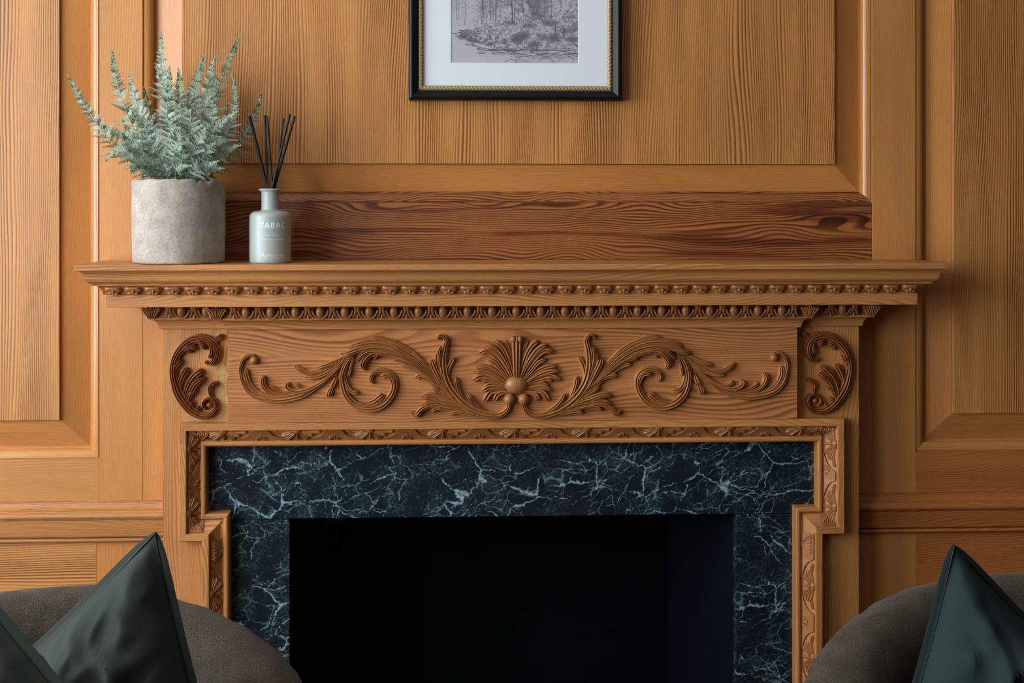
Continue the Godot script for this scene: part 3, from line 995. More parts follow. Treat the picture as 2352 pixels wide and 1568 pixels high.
func chimney_wall() -> void:
	var w := structure("wall_back", "honey pine panelled chimney wall with raised fields and mouldings", "wall")
	# masonry behind the panelling, open at the fireplace
	for b in [[-2.35, -0.50, 0.0, 2.6], [0.52, 4.42, 0.0, 2.6], [-0.50, 0.52, 0.74, 2.6]]:
		put("masonry", board_mesh(b[0], b[1], b[2], b[3], -0.40, -0.032, "y"), M.brick, w)
	fielded(w, -1.72, -0.8147, 0.806, 2.42, Vector2(1.66, -0.862))
	fielded(w, 0.829, 1.74, 0.806, 2.42, Vector2(-0.50, -0.862))
	fielded(w, -0.7294, 0.739, 1.3145, 2.42, Vector2(0.70, -1.10))
	# stiles
	put("stile", board_mesh(-0.8147, -0.7297, 0.7225, 2.42, -0.03, 0, "y", 0.0005, Vector2(0.10, 0.3)), M.pine_fine, w)
	put("stile", board_mesh(-0.7291, -0.62, 0.7225, 1.1990, -0.03, 0, "y", 0.0005, Vector2(0.29, 0.9)), M.pine_fine, w)
	put("stile", board_mesh(0.7393, 0.829, 0.7225, 2.42, -0.03, 0, "y", 0.0005, Vector2(0.42, 0.1)), M.pine_fine, w)
	put("stile", board_mesh(0.63, 0.7387, 0.7225, 1.1990, -0.03, 0, "y", 0.0005, Vector2(0.02, 0.5)), M.pine_fine, w)
	put("stile", board_mesh(-2.23, -1.72, 0.7225, 2.42, -0.03, 0, "y", 0.0005, Vector2(0.22, 0.2)), M.pine_fine, w)
	put("stile", board_mesh(1.74, 4.30, 0.7225, 2.42, -0.03, 0, "y", 0.0005, Vector2(0.33, 0.7)), M.pine_fine, w)
	# rails
	put("rail", board_mesh(-0.7291, 0.7387, 1.1995, 1.3145, -0.03, 0, "x", 0.0005, Vector2(-1.13, 0.8)), M.pine_flame, w)
	put("rail", board_mesh(-1.72, -0.8147, 0.7225, 0.806, -0.03, 0, "x", 0.0005, Vector2(0.1, 1.9)), M.pine_fine, w)
	put("rail", board_mesh(0.829, 1.74, 0.7225, 0.806, -0.03, 0, "x", 0.0005, Vector2(0.31, 0.35)), M.pine_red_shaded, w)
	put("rail", board_mesh(-2.23, 4.30, 2.42, 2.60, -0.03, 0, "x", 0.0005, Vector2(0.2, 0.3)), M.pine_fine, w)
	# below the dado
	put("rail", board_mesh(-2.23, -0.82, 0.14, 0.6425, -0.03, 0, "x", 0.0005, Vector2(-0.05, 1.25)), M.pine_panel, w)
	put("stile", board_mesh(-0.82, -0.62, 0.14, 0.6425, -0.03, 0, "y", 0.0005, Vector2(0.27, 0.4)), M.pine_fine_warm, w)
	put("rail", board_mesh(0.829, 4.30, 0.14, 0.6425, -0.03, 0, "x", 0.0005, Vector2(0.1, 0.40)), M.pine_red_shaded, w)
	put("stile", board_mesh(0.7393, 0.829, 0.14, 0.6425, -0.03, 0, "y", 0.0005, Vector2(0.55, 0.4)), M.pine_fine, w)
	put("stile", board_mesh(0.63, 0.7387, 0.14, 0.6425, -0.03, 0, "y", 0.0005, Vector2(0.6, 0.9)), M.pine_fine, w)
	put("packing", board_mesh(-2.23, -0.62, 0.6425, 0.7225, -0.03, -0.001, "x"), M.pine_fine, w)
	put("packing", board_mesh(0.63, 4.30, 0.6425, 0.7225, -0.03, -0.001, "x"), M.pine_fine, w)
	# dado rail
	var dp := prof([Vector2(0, 0), Vector2(0.0, 0.006), arc_prof(Vector2(0.0042, 0.006), 0.0042, 0.0045, 180, 0, 8), Vector2(0.0086, 0.003), Vector2(0.0120, 0.003), Vector2(0.0126, 0.0125), Vector2(0.020, 0.0135), Vector2(0.032, 0.0165), Vector2(0.0445, 0.0185), Vector2(0.0465, 0.0185), Vector2(0.0465, 0.015), Vector2(0.0480, 0.015), Vector2(0.0480, 0.021), arc_prof(Vector2(0.0545, 0.0185), 0.0062, 0.0065, 160, 20, 6), Vector2(0.0625, 0.018), arc_prof(Vector2(0.0775, 0.0175), 0.014, 0.0145, 180, 270, 6), Vector2(0.0798, 0.003), Vector2(0.0798, 0)])
	for s in [[-2.23, XM - JAMB], [XM + JAMB, 4.30]]:
		put("dado_rail", moulding(PackedVector2Array([Vector2(s[0], 0.6428), Vector2(s[1], 0.6428)]), false, 0, dp, FACE, Vector2(0.07, 2.4 if s[0] < 0 else 0.2)), M.pine_mantel if s[0] < 0 else M.pine_red_shaded, w)
	var b := structure("baseboard_back", "pine skirting along the chimney wall", "skirting")
	put("board", board_mesh(-2.23, XM - JAMB, 0, 0.14, -0.03, 0.014, "x", 0.003), M.pine_fine, b)
	put("board", board_mesh(XM + JAMB, 4.30, 0, 0.14, -0.03, 0.014, "x", 0.003), M.pine_fine, b)


# ---------------------------------------------------------------- mantelpiece
func mantelpiece() -> void:
	var m := thing("carved_mantelpiece", "carved pine mantelpiece with acanthus frieze and long moulded shelf", "mantelpiece", Vector3(XM, 0, 0))
	# jambs step in below the ears
	for s: float in [-1.0, 1.0]:
		var mb := MB.new()
		var o := Vector2(0.07 if s < 0 else 0.16, 0.2)
		board(mb, minf(s * JAMB, s * 0.612), maxf(s * JAMB, s * 0.612), 0, 1.069, 0.0005, JZ, "y", 0.0, o)
		board(mb, minf(s * 0.612, s * 0.563), maxf(s * 0.612, s * 0.563), 0, 0.690, 0.0005, JZ, "y", 0.0, o)
		board(mb, minf(s * 0.612, s * 0.550), maxf(s * 0.612, s * 0.550), 0.840, 1.069, 0.0005, JZ, "y", 0.0, o)
		put("jamb", mb.mesh(), M.pine_mantel, m)
	put("frieze_backing", board_mesh(-0.55, 0.55, 0.840, 1.069, 0.0005, 0.055, "x"), M.pine_mantel, m)
	put("frieze_tablet", board_mesh(-0.555, 0.555, 0.8885, 1.0705, 0.0555, TZ, "x", 0.0006, Vector2(-0.84, 0.65)), M.pine_tablet, m)
	# shelf and cornice, returned at both ends
	put("shelf", board_mesh(-JAMB - 0.1325, JAMB + 0.1325, 1.1875, SHELF_Y, 0.0005, JZ + 0.1325, "x", 0.0016, Vector2(-1.02, 0.85)), M.pine_mantel, m)
	var plan := [Vector3.ZERO, Vector3.RIGHT, Vector3.BACK, Vector3.UP]
	var box := PackedVector2Array([Vector2(-JAMB, 0.0005), Vector2(-JAMB, JZ), Vector2(JAMB, JZ), Vector2(JAMB, 0.0005)])
	var cyma := prof([Vector2(0.09, 1.1575), Vector2(0.1018, 1.1582), Vector2(0.1076, 1.1592), Vector2(0.1082, 1.1625), Vector2(0.1105, 1.1640), arc_prof(Vector2(0.1095, 1.1745), 0.0085, 0.0100, -80, 0, 6), Vector2(0.1186, 1.1785), Vector2(0.1205, 1.1825), Vector2(0.1245, 1.1862), Vector2(0.1285, 1.1876)])
	var corona := PackedVector2Array([Vector2(0.0, 1.1175), Vector2(0.0860, 1.1175), Vector2(0.0868, 1.1183), Vector2(0.0868, 1.1410), Vector2(0.0860, 1.1416), Vector2(0.085, 1.1425)])
	var leafbed := PackedVector2Array([Vector2(0.085, 1.1420), Vector2(0.0885, 1.1428), Vector2(0.0915, 1.1500), Vector2(0.0985, 1.1582)])
	for j in 3:
		var off := Vector2(0.03 + 0.05 * j, 0.85)
		put("cornice_moulding", moulding(box, false, j, cyma, plan, off), M.pine_mantel, m)
		put("corona", moulding(box, false, j, corona, plan, off + Vector2(0.12, 0.0)), M.pine_mantel, m)
		var lb := put("leaf_moulding", moulding(box, false, j, leafbed, plan, off), M.carving, m)
		leaf_run(lb, box, j)
	# bed moulding with egg and dart, breaking forward over the tablet
	var T := 0.555
	var brk := PackedVector2Array([Vector2(-JAMB, 0.0005), Vector2(-JAMB, JZ), Vector2(-T, JZ), Vector2(-T, TZ), Vector2(T, TZ), Vector2(T, JZ), Vector2(JAMB, JZ), Vector2(JAMB, 0.0005)])
	var cav := prof([Vector2(-0.002, 1.0690), Vector2(0.0045, 1.0690), Vector2(0.006, 1.0705), arc_prof(Vector2(0.0228, 1.0715), 0.0168, 0.0170, 180, 90, 8), Vector2(0.0236, 1.0888), Vector2(0.0236, 1.0925), Vector2(0.022, 1.0930)])
	var ovo := PackedVector2Array([Vector2(0.0200, 1.0925), Vector2(0.0205, 1.0930), Vector2(0.0205, 1.0990), Vector2(0.0230, 1.1180)])
	for j in 7:
		put("bed_moulding", moulding(brk, false, j, cav, plan, Vector2(0.02 * j, 0.80)), M.pine_mantel, m)
		var e := put("egg_and_dart", moulding(brk, false, j, ovo, plan, Vector2(0.02 * j, 0.3)), M.carving, m)
		egg_run(e, brk, j)
	architrave(m)
	frieze(m)


func egg_parts() -> Array:
	var egg := MB.new()
	ellipsoid(egg, Vector3(0, 0.001, 0.0045), Vector3(0.0088, 0.0118, 0.0082), 16, 10)
	var rim := MB.new()
	var p := PackedVector3Array()
	var r := PackedFloat32Array()
	for j in 17:
		var a := lerpf(PI * 1.05, TAU * 0.975, j / 16.0)
		p.append(Vector3(cos(a) * 0.0152, 0.0075 + sin(a) * 0.0185, 0.0035 + 0.0035 * absf(cos(a))))
		r.append(0.0022)
	tube(rim, p, r, 6)
	var dart := MB.new()
	for s: float in [-1.0, 1.0]:
		tube(dart, PackedVector3Array([Vector3(s * 0.0022, 0.012, 0.0075), Vector3(s * 0.0026, 0.003, 0.006), Vector3(s * 0.0048, -0.004, 0.0045), Vector3(s * 0.0088, -0.0095, 0.002)]), PackedFloat32Array([0.0042, 0.0036, 0.0026, 0.0018]), 6)
	tube(dart, PackedVector3Array([Vector3(0, -0.001, 0.003), Vector3(0, -0.006, 0.004), Vector3(0, -0.011, 0.003)]), PackedFloat32Array([0.0006, 0.0022, 0.0030]), 6)
	var leaf := MB.new()
	for k in 5:
		var x := (k - 2) * 6.0
		strand(leaf, [x * 0.35, -12, x * 0.7, -4, x * 1.1, 4, x * 1.5, 12 - absf(x) * 0.4], [8.5], 8.0 - absf(k - 2) * 0.9, 1.0, true, 1.0, 2)
	return [egg.mesh(), rim.mesh(), dart.mesh(), leaf.mesh()]


var eggs := []


func egg_run(parent: Node3D, path: PackedVector2Array, j: int) -> void:
	if eggs.is_empty():
		eggs = egg_parts()
	var mt := mitres(path, false)
	var a := path[j] + mt[j] * 0.0275
	var b := path[j + 1] + mt[j + 1] * 0.0275
	var dir := (b - a).normalized()
	var out := Vector2(-dir.y, dir.x)
	var basis := Basis(Vector3(dir.x, 0, dir.y), Vector3(out.x * 0.18, 0.98, out.y * 0.18), Vector3(out.x, 0, out.y))
	var len := a.distance_to(b)
	var n := int(round((len - 0.034) / 0.0469))
	var spots := []
	if j == 3:
		for k in range(-12, 13):
			spots.append([k * (0.0469 if absi(k) < 12 else 0.0476), 3 if absi(k) == 12 else 0])
			if k < 12:
				spots.append([(k + 0.5) * 0.0469, 2])
	elif len > 0.09:
		for q in [[-0.0185, 2], [0.005, 0], [0.0285, 2], [0.052, 0], [-0.0535, 3]]:
			spots.append([q[0] * (1.0 if j < 3 else -1.0), q[1]])
	else:
		spots.append([0.0, 2])
	for s in spots:
		var c := (a + b) * 0.5 + dir * float(s[0])
		var t := Transform3D(basis, Vector3(c.x, 1.1035, c.y))
		var names := ["egg", "egg_rim", "dart", "corner_leaf"]
		for kind in ([0, 1] if s[1] == 0 else [s[1]]):
			put(names[kind], eggs[kind], M.carving, parent).transform = t


var tongue := []


func leaf_run(parent: Node3D, path: PackedVector2Array, j: int) -> void:
	if tongue.is_empty():
		var mb := MB.new()
		var rows := []
		var uvs := []
		for q in [[0.5, 6.0, 0.6], [1.5, 9.0, 1.8], [3.0, 12.5, 2.0], [5.0, 14.0, 2.2], [8.0, 17.8, 2.6], [12.0, 16.0, 3.2], [15.6, 13.6, 3.4], [16.0, 13.4, 0.0]]:
			var r := PackedVector3Array()
			var u := PackedVector2Array()
			for k in 9:
				var x := lerpf(-1.0, 1.0, k / 8.0)
				var z: float = q[2] * (1.0 - 0.25 * x * x)
				if k == 0 or k == 8:
					z = -1.0
				r.append(Vector3(x * q[1], q[0], z) * 0.001)
				u.append(Vector2(q[0], x * q[1]) * 0.001)
			rows.append(r)
			uvs.append(u)
		mb.grid(rows, uvs, true)
		var tr := MB.new()
		for q in [[0.0, 6.2, 3.2, 4.8], [-5.6, 3.0, 4.4, 2.6], [5.6, 3.0, 4.4, 2.6], [0.0, 1.5, 3.0, 2.0]]:
			ellipsoid(tr, Vector3(q[0], q[1], 3.0) * 0.001, Vector3(q[2], q[3], 2.2) * 0.001, 10, 6)
		tongue = [mb.mesh(), tr.mesh()]
	var mt := mitres(path, false)
	var a := path[j] + mt[j] * 0.0895
	var b := path[j + 1] + mt[j + 1] * 0.0895
	var dir := (b - a).normalized()
	var out := Vector2(-dir.y, dir.x)
	var up := Vector3(out.x * 0.53, 0.85, out.y * 0.53)
	var basis := Basis(Vector3(dir.x, 0, dir.y), up, Vector3(dir.x, 0, dir.y).cross(up).normalized())
	if basis.determinant() < 0:
		basis.z = -basis.z
	var len := a.distance_to(b)
	var n := int(round(len / 0.0372))
	for k in n:
		var c := a.lerp(b, (k + 0.5) / n)
		var t := Transform3D(basis, Vector3(c.x, 1.1428, c.y))
		put("tongue_leaf", tongue[0], M.carving, parent).transform = t
		put("trefoil", tongue[1], M.carving, parent).transform = t


func architrave(m: Node3D) -> void:
	var path := PackedVector2Array([Vector2(0.606, 0), Vector2(0.606, 0.661), Vector2(0.6496, 0.661), Vector2(0.6496, 0.888), Vector2(-0.6496, 0.888), Vector2(-0.6496, 0.661), Vector2(-0.606, 0.661), Vector2(-0.606, 0)])
	var p := prof([Vector2(0, 0.055), Vector2(0, 0.0815), Vector2(0.0015, 0.083), Vector2(0.0130, 0.083), Vector2(0.0140, 0.0822), Vector2(0.0145, 0.0755), Vector2(0.0160, 0.0740), Vector2(0.0365, 0.0570), Vector2(0.0372, 0.0585), arc_prof(Vector2(0.0428, 0.0585), 0.0056, 0.0052, 180, 0, 8), Vector2(0.0486, 0.054), Vector2(0.0486, 0.0352)])
	# one half flower in its dish, lying on the slope: x along, y down the slope (mm)
	var fl := MB.new()
	ellipsoid(fl, Vector3(0, 1.5, 1.0) * 0.001, Vector3(9, 6.5, 4.2) * 0.001, 14, 8)
	for s: float in [-1.0, 1.0]:
		strand(fl, [4, 5, 12, 6, 22, 10, 31, 13], [14.0], 4.6, 0.0, true, s, 3)
		strand(fl, [4, 7, 10, 12, 16, 18, 20, 23], [11.0], 5.0, 0.4, true, s, 3)
		strand(fl, [20, 4, 28, 5, 38, 4, 45, 1], [7.0], 3.6, 0.0, true, s, 2)
	strand(fl, [0, 6, 0, 14, 0, 24], [6.0], 5.0, 0.4, true, 1.0, 2)
	var flower := fl.mesh()
	var lf := MB.new()
	for q in [[0, 12, 0, 25, 7.0], [-5, 16, -10, 25, 6.0], [5, 16, 10, 25, 6.0]]:
		strand(lf, [q[0], q[1] + 11, (q[0] + q[2]) * 0.5, q[1] + 5, q[0], q[1]], [q[4]], 3.6, 0.0, true, 1.0, 2)
	var sprig := lf.mesh()
	var tf := MB.new()
	for q in [[-12, 9.0], [12, 9.0], [-6, 9.0], [6, 9.0], [0, 10.0]]:
		strand(tf, [q[0] * 0.25, 26, q[0] * 0.6, 17, q[0] * 1.15, 9, q[0] * 1.5, 3], [q[1]], 5.0, 0.0, true, 1.0, 2)
	var tuft := tf.mesh()
	var mt := mitres(path, false)
	for j in 7:
		var seg := put("architrave_moulding", moulding(path, false, j, p, FACE, Vector2(0.05 * j, 0.85)), M.pine_mantel, m)
		var a := path[j]
		var b := path[j + 1]
		var dir := (b - a).normalized()
		var inw := Vector2(-dir.y, dir.x)
		var len := a.distance_to(b)
		var top := 0.0155
		var A := Vector3(dir.x, dir.y, 0)
		var B := Vector3(inw.x * 0.0212, inw.y * 0.0212, -0.0175).normalized()
		var N := A.cross(B).normalized()
		if N.z < 0:
			N = -N
		var slope := 0.0275
		var O := Vector3(a.x + inw.x * top, a.y + inw.y * top, 0.0748)
		# flowers evenly along the run, measured from its middle
		var at := []
		if j == 3:
			for k in range(-4, 5):
				at.append(len * 0.5 + k * 0.1415)
		elif len > 0.5:
			for k in 5:
				at.append((len - 0.105 - k * 0.1415) if j == 0 else (0.105 + k * 0.1415))
		elif len > 0.1:
			at = [len * 0.5 - 0.062, len * 0.5 + 0.062]
		# raised ground with a half-round dish for each flower
		var mb := MB.new()
		var cols := int(len / 0.003) + 1
		var up := PackedVector3Array()
		var dn := PackedVector3Array()
		var wl := PackedVector3Array()
		var u1 := PackedVector2Array()
		var u2 := PackedVector2Array()
		for k in cols + 1:
			var s := len * k / cols
			var v0 := 0.0
			for c in at:
				var d: float = absf(s - c) / 0.052
				if d < 1.0:
					v0 = maxf(v0, 0.94 * sqrt(1.0 - d * d))
			# mitred ends
			var lo := s
			var sa := mt[j].dot(dir)
			var sb := mt[j + 1].dot(dir)
			var f := func(v: float) -> float:
				var q := top + v * 0.0212
				return clampf(lo, sa * q + 0.0006, len + sb * q - 0.0006)
			up.append(O + A * f.call(v0) + B * (slope * v0) + N * 0.0030)
			wl.append(O + A * f.call(v0) + B * (slope * v0) - N * 0.001)
			dn.append(O + A * f.call(1.0) + B * slope + N * 0.0012)
			u1.append(Vector2(v0 * slope, s))
			u2.append(Vector2(slope, s))
		mb.grid([up, dn], [u1, u2], true)
		mb.grid([wl, up], [u1, u1], true)
		put("carved_ground", mb.mesh(), M.carving, seg)
		var basis := Basis(A, B, N)
		for c in at:
			put("half_flower", flower, M.carving, seg).transform = Transform3D(basis, O + A * float(c))
			for s: float in [-1.0, 1.0]:
				var q: float = float(c) + s * 0.07075
				if s > 0 and q < len - 0.05 and q > 0.05:
					put("sprig", sprig, M.carving, seg).transform = Transform3D(basis, O + A * q + N * 0.001)
		# acanthus tufts at the mitres
		var ends := []
		if len < 0.1:
			ends = [len * 0.5]
		elif j == 3:
			ends = [0.036, len - 0.036]
		elif j == 0:
			ends = [len - 0.022]
		elif j == 6:
			ends = [0.022]
		for c in ends:
			put("tuft", tuft, M.carving, seg).transform = Transform3D(basis, O + A * float(c) + N * 0.001)


func frieze(m: Node3D) -> void:
	var org := Vector3(0.0093 - XM, 0.979, TZ)
	for s: float in [1.0, -1.0]:
		var st := MB.new()
		for q in FRIEZE_STEMS:
			strand(st, q[0], q[1], q[2] * 1.35, 0.5, false, s, 3)
		var node := put("acanthus_scroll", st.mesh(), M.carving, m, org)
		for k in FRIEZE_LEAVES.size():
			var q = FRIEZE_LEAVES[k]
			var lf := MB.new()
			strand(lf, q[0], [q[1] * 1.3], q[2] * 1.4, 1.2 + 0.8 * (k % 4), true, s, 3 if q[1] > 8.5 else 2)
			put("leaf", lf.mesh(), M.carving, node)
		for b in [[-506.2, 31.1, 8.2, 8.0], [-14.0, -46.8, 11.6, 12.5]]:
			var ball := MB.new()
			ellipsoid(ball, Vector3(b[0] * s, b[1], 4.0) * 0.001, Vector3(b[2], b[2], b[3]) * 0.001, 24, 14)
			put("boss", ball.mesh(), M.carving, node)
	var dm := MB.new()
	ellipsoid(dm, Vector3(0, -19, 1) * 0.001, Vector3(24, 19, 17) * 0.001, 36, 20)
	var shell := put("shell", dm.mesh(), M.carving, m, org)
	for s: float in [1.0, -1.0]:
		for k in SHELL_PETALS.size():
			var q = SHELL_PETALS[k]
			var pe := MB.new()
			strand(pe, q[0], [q[1] * 1.35], q[2] * 1.3 + 1.0, 0.6 + 2.2 * (k % 2), true, s, 2)
			put("petal", pe.mesh(), M.carving, shell)
		var cr := MB.new()
		var q2 = SHELL_CREST[1]
		strand(cr, q2[0], [q2[1]], q2[2], 0.5, true, s, 2)
		put("petal", cr.mesh(), M.carving, shell)
		var bl := MB.new()
		ellipsoid(bl, Vector3(-6.2 * s, 70, 9) * 0.001, Vector3(6.0, 7, 5.5) * 0.001, 14, 10)
		put("crest_boss", bl.mesh(), M.carving, shell)
	var cp := MB.new()
	var q3 = SHELL_CREST[0]
	strand(cp, q3[0], [12.0, 17.0, 20.0, 24.0], q3[2], 3.0, false, 1.0, 3)
	put("crest_petal", cp.mesh(), M.carving, shell)
	# old filler left bare round the scroll on the window side
	for g in [[[-22, -86, 8, -84, 40, -80, 61, -82, 61, -60, 60, -30, 61, 4, 56, 26, 48, 30, 40, 14, 44, -8, 34, -20, 38, -44, 30, -66, 8, -72, -14, -74], 0.0], [[28, 92, 40, 94, 60, 96, 61, 80, 50, 72, 38, 80], 1.0]]:
		var poly := PackedVector2Array()
		for k in g[0].size() / 2:
			var a := Vector2(g[0][2 * k], g[0][2 * k + 1])
			var k2: int = (2 * k + 2) % g[0].size()
			var b := Vector2(g[0][k2], g[0][k2 + 1])
			for e in 6:
				poly.append((a.lerp(b, e / 6.0) + Vector2(rnd(-1.3, 0.6), rnd(-1.3, 1.3)) * (0.0 if a.x > 60.0 and b.x > 59.0 else 1.0)) * 0.001)
		var mb := MB.new()
		var ids := Geometry2D.triangulate_polygon(poly)
		for k in ids.size() / 3:
			var t := [poly[ids[3 * k]], poly[ids[3 * k + 1]], poly[ids[3 * k + 2]]]
			if (t[1] - t[0]).cross(t[2] - t[0]) < 0:
				t.reverse()
			mb.tri(Vector3(t[0].x, t[0].y, 0.0007), Vector3(t[1].x, t[1].y, 0.0007), Vector3(t[2].x, t[2].y, 0.0007), t[0], t[1], t[2])
		for k in poly.size():
			var a := poly[k]
			var b := poly[(k + 1) % poly.size()]
			mb.quad(Vector3(a.x, a.y, -0.001), Vector3(b.x, b.y, -0.001), Vector3(b.x, b.y, 0.0007), Vector3(a.x, a.y, 0.0007), a, b, b, a)
		put("bare_filler", mb.mesh(), M.gesso, m, Vector3(-0.6118 - XM, 0.9742, JZ))
	# scrolls on the jambs
	for s: float in [1.0, -1.0]:
		var st := MB.new()
		for q in JAMB_STEM:
			strand(st, q[0], q[1].map(func(w): return w * 1.15), q[2] + 3.0, 1.0, false, s, 4)
		var node := put("jamb_scroll", st.mesh(), M.carving_dark, m, Vector3(s * (-0.6118 - XM), 0.9742, JZ))
		for k in JAMB_LEAVES.size():
			var q = JAMB_LEAVES[k]
			var lf := MB.new()
			strand(lf, q[0], [q[1] * 1.4], q[2] + 3.0, 1.5 + 0.5 * (k % 3), true, s, 3)
			put("leaf", lf.mesh(), M.carving_dark, node)
		var ball := MB.new()
		ellipsoid(ball, Vector3(25.1 * s, -52.5, 5) * 0.001, Vector3(5.5, 5.5, 6) * 0.001, 16, 10)
		put("boss", ball.mesh(), M.carving_dark, node)


# ---------------------------------------------------------------- fireplace
func marble_slips() -> void:
	var m := thing("marble_slips", "dark green veined marble slips framing the fire opening", "marble surround", Vector3(XM, 0, 0))
	put("lintel_slab", board_mesh(-0.611, 0.611, 0.6918, 0.838, 0.012, 0.035, "y", 0.0006, Vector2(0.66, 0.02)), M.marble, m)
	put("upright_slab", board_mesh(-0.5625, -0.4435, 0, 0.6908, 0.012, 0.035, "y", 0.0006, Vector2(0.95, 0.62)), M.marble, m)
	put("upright_slab", board_mesh(0.4435, 0.5625, 0, 0.6908, 0.012, 0.035, "y", 0.0006, Vector2(0.30, 0.27)), M.marble, m)


func slab(mb: MB, p: Array, o: Vector3) -> void:
	var a: Vector3 = p[0]
	var b: Vector3 = p[1]
	var c: Vector3 = p[2]
	var d: Vector3 = p[3]
	var z := Vector2.ZERO
	mb.quad(a, b, c, d, z, z, z, z)
	mb.quad(b + o, a + o, d + o, c + o, z, z, z, z)
	for q in [[a, b], [b, c], [c, d], [d, a]]:
		mb.quad(q[1], q[0], q[0] + o, q[1] + o, z, z, z, z)


func firebox() -> void:
	var m := thing("firebox", "empty black firebox behind the marble slips", "firebox", Vector3(XM, 0, 0))
	var f := 0.4435
	var k := 0.367
	var zf := 0.0115
	var zb := -0.33
	var t := 0.695
	for s: float in [1.0, -1.0]:
		var mb := MB.new()
		var p := [Vector3(s * f, 0, zf), Vector3(s * k, 0, zb), Vector3(s * k, t, zb), Vector3(s * f, t, zf)]
		if s < 0:
			p.reverse()
		slab(mb, p, Vector3(s * 0.02, 0, 0))
		put("side_panel", mb.mesh(), M.iron, m)
	put("back_panel", board_mesh(-k - 0.03, k + 0.03, 0, t + 0.02, zb - 0.02, zb + 0.002, "y"), M.soot, m)
	put("top_panel", board_mesh(-f - 0.02, f + 0.02, t, t + 0.02, zb - 0.01, zf, "y"), M.soot, m)
	put("hearth", board_mesh(-f, f, 0.0, 0.03, zb, zf, "y"), M.soot, m)


# ---------------------------------------------------------------- picture
func picture() -> void:
	var x0 := -0.2023
	var x1 := 0.2243
	var y0 := 1.5180
	var y1 := 1.9885
	var m := thing("framed_print", "black and gilt framed print of a wooded river bank above the mantelpiece", "picture", Vector3((x0 + x1) * 0.5, y0, 0.0025))
	var hw := (x1 - x0) * 0.5
	var h := y1 - y0
	var path := PackedVector2Array([Vector2(-hw, 0), Vector2(hw, 0), Vector2(hw, h), Vector2(-hw, h)])
	var fp := prof([Vector2(0.001, 0), Vector2(0, 0.001), Vector2(0, 0.019), arc_prof(Vector2(0.007, 0.019), 0.007, 0.008, 180, 60, 8), Vector2(0.0188, 0.0185), Vector2(0.0188, 0.004)])
	for j in 4:
		put("frame_rail", moulding(path, true, j, fp, FACE, Vector2(0, 0)), M.ebony, m)
	# gilt rope inside the black frame: bound strands slanting across a half round
	var mt := mitres(path, true)
	for j in 4:
		var a := path[j]
		var b := path[(j + 1) % 4]
		var dir := (b - a).normalized()
		var inw := Vector2(-dir.y, dir.x)
		var len := a.distance_to(b)
		var n := int(len / 0.0011)
		var rows := []
		var uvs := []
		for k in n + 1:
			var s := len * k / n
			var r := PackedVector3Array()
			var u := PackedVector2Array()
			for q in 11:
				var ang := PI * q / 10.0
				var twist := absf(sin(PI * (s / 0.0072 + q / 10.0 * 1.5)))
				var rr := 0.0036 + 0.0021 * pow(twist, 0.5)
				var d := 0.0240 - cos(ang) * rr
				var al := clampf(s, d, len - d)
				var p := a + dir * al + inw * d
				r.append(Vector3(p.x, p.y, 0.0125 + sin(ang) * rr * 1.1))
				u.append(Vector2(q * 0.001, s))
			rows.append(r)
			uvs.append(u)
		var mb := MB.new()
		mb.grid(rows, uvs)
		put("rope_trim", mb.mesh(), M.gilt, m)
	# mount with a bevelled window, print, glass and back
	var px0 := -0.1170 - (x0 + x1) * 0.5
	var px1 := 0.1370 - (x0 + x1) * 0.5
	var py0 := 1.5943 - y0
	var py1 := py0 + 0.3175
	var mo := PackedVector2Array([Vector2(-hw + 0.02, 0.02), Vector2(hw - 0.02, 0.02), Vector2(hw - 0.02, h - 0.02), Vector2(-hw + 0.02, h - 0.02)])
	var inn := [Vector2(px0, py0), Vector2(px1, py0), Vector2(px1, py1), Vector2(px0, py1)]
	for j in 4:
		var mb := MB.new()
		var a := mo[j]
		var b := mo[(j + 1) % 4]
		var c: Vector2 = inn[(j + 1) % 4]
		var d: Vector2 = inn[j]
		var cc := c + (b - c).normalized() * 0.0018
		var dd := d + (a - d).normalized() * 0.0018
		var z := Vector2.ZERO
		mb.quad(Vector3(a.x, a.y, 0.0112), Vector3(b.x, b.y, 0.0112), Vector3(cc.x, cc.y, 0.0112), Vector3(dd.x, dd.y, 0.0112), z, z, z, z)
		mb.quad(Vector3(dd.x, dd.y, 0.0112), Vector3(cc.x, cc.y, 0.0112), Vector3(c.x, c.y, 0.0096), Vector3(d.x, d.y, 0.0096), z, z, z, z)
		put("mount", mb.mesh(), M.mount, m)
	var pr := MB.new()
	pr.quad(Vector3(px0 - 0.002, py0 - 0.002, 0.0094), Vector3(px1 + 0.002, py0 - 0.002, 0.0094), Vector3(px1 + 0.002, py1 + 0.002, 0.0094), Vector3(px0 - 0.002, py1 + 0.002, 0.0094), Vector2(0, 1), Vector2(1, 1), Vector2(1, 0), Vector2(0, 0))
	put("print", pr.mesh(), M.print, m)
	put("glass", board_mesh(-hw + 0.021, hw - 0.021, 0.021, h - 0.021, 0.0118, 0.0133, "y", 0.0), M.pane, m)
	put("backing_board", board_mesh(-hw + 0.004, hw - 0.004, 0.004, h - 0.004, 0.0, 0.003, "y", 0.0), M.leg_wood, m)
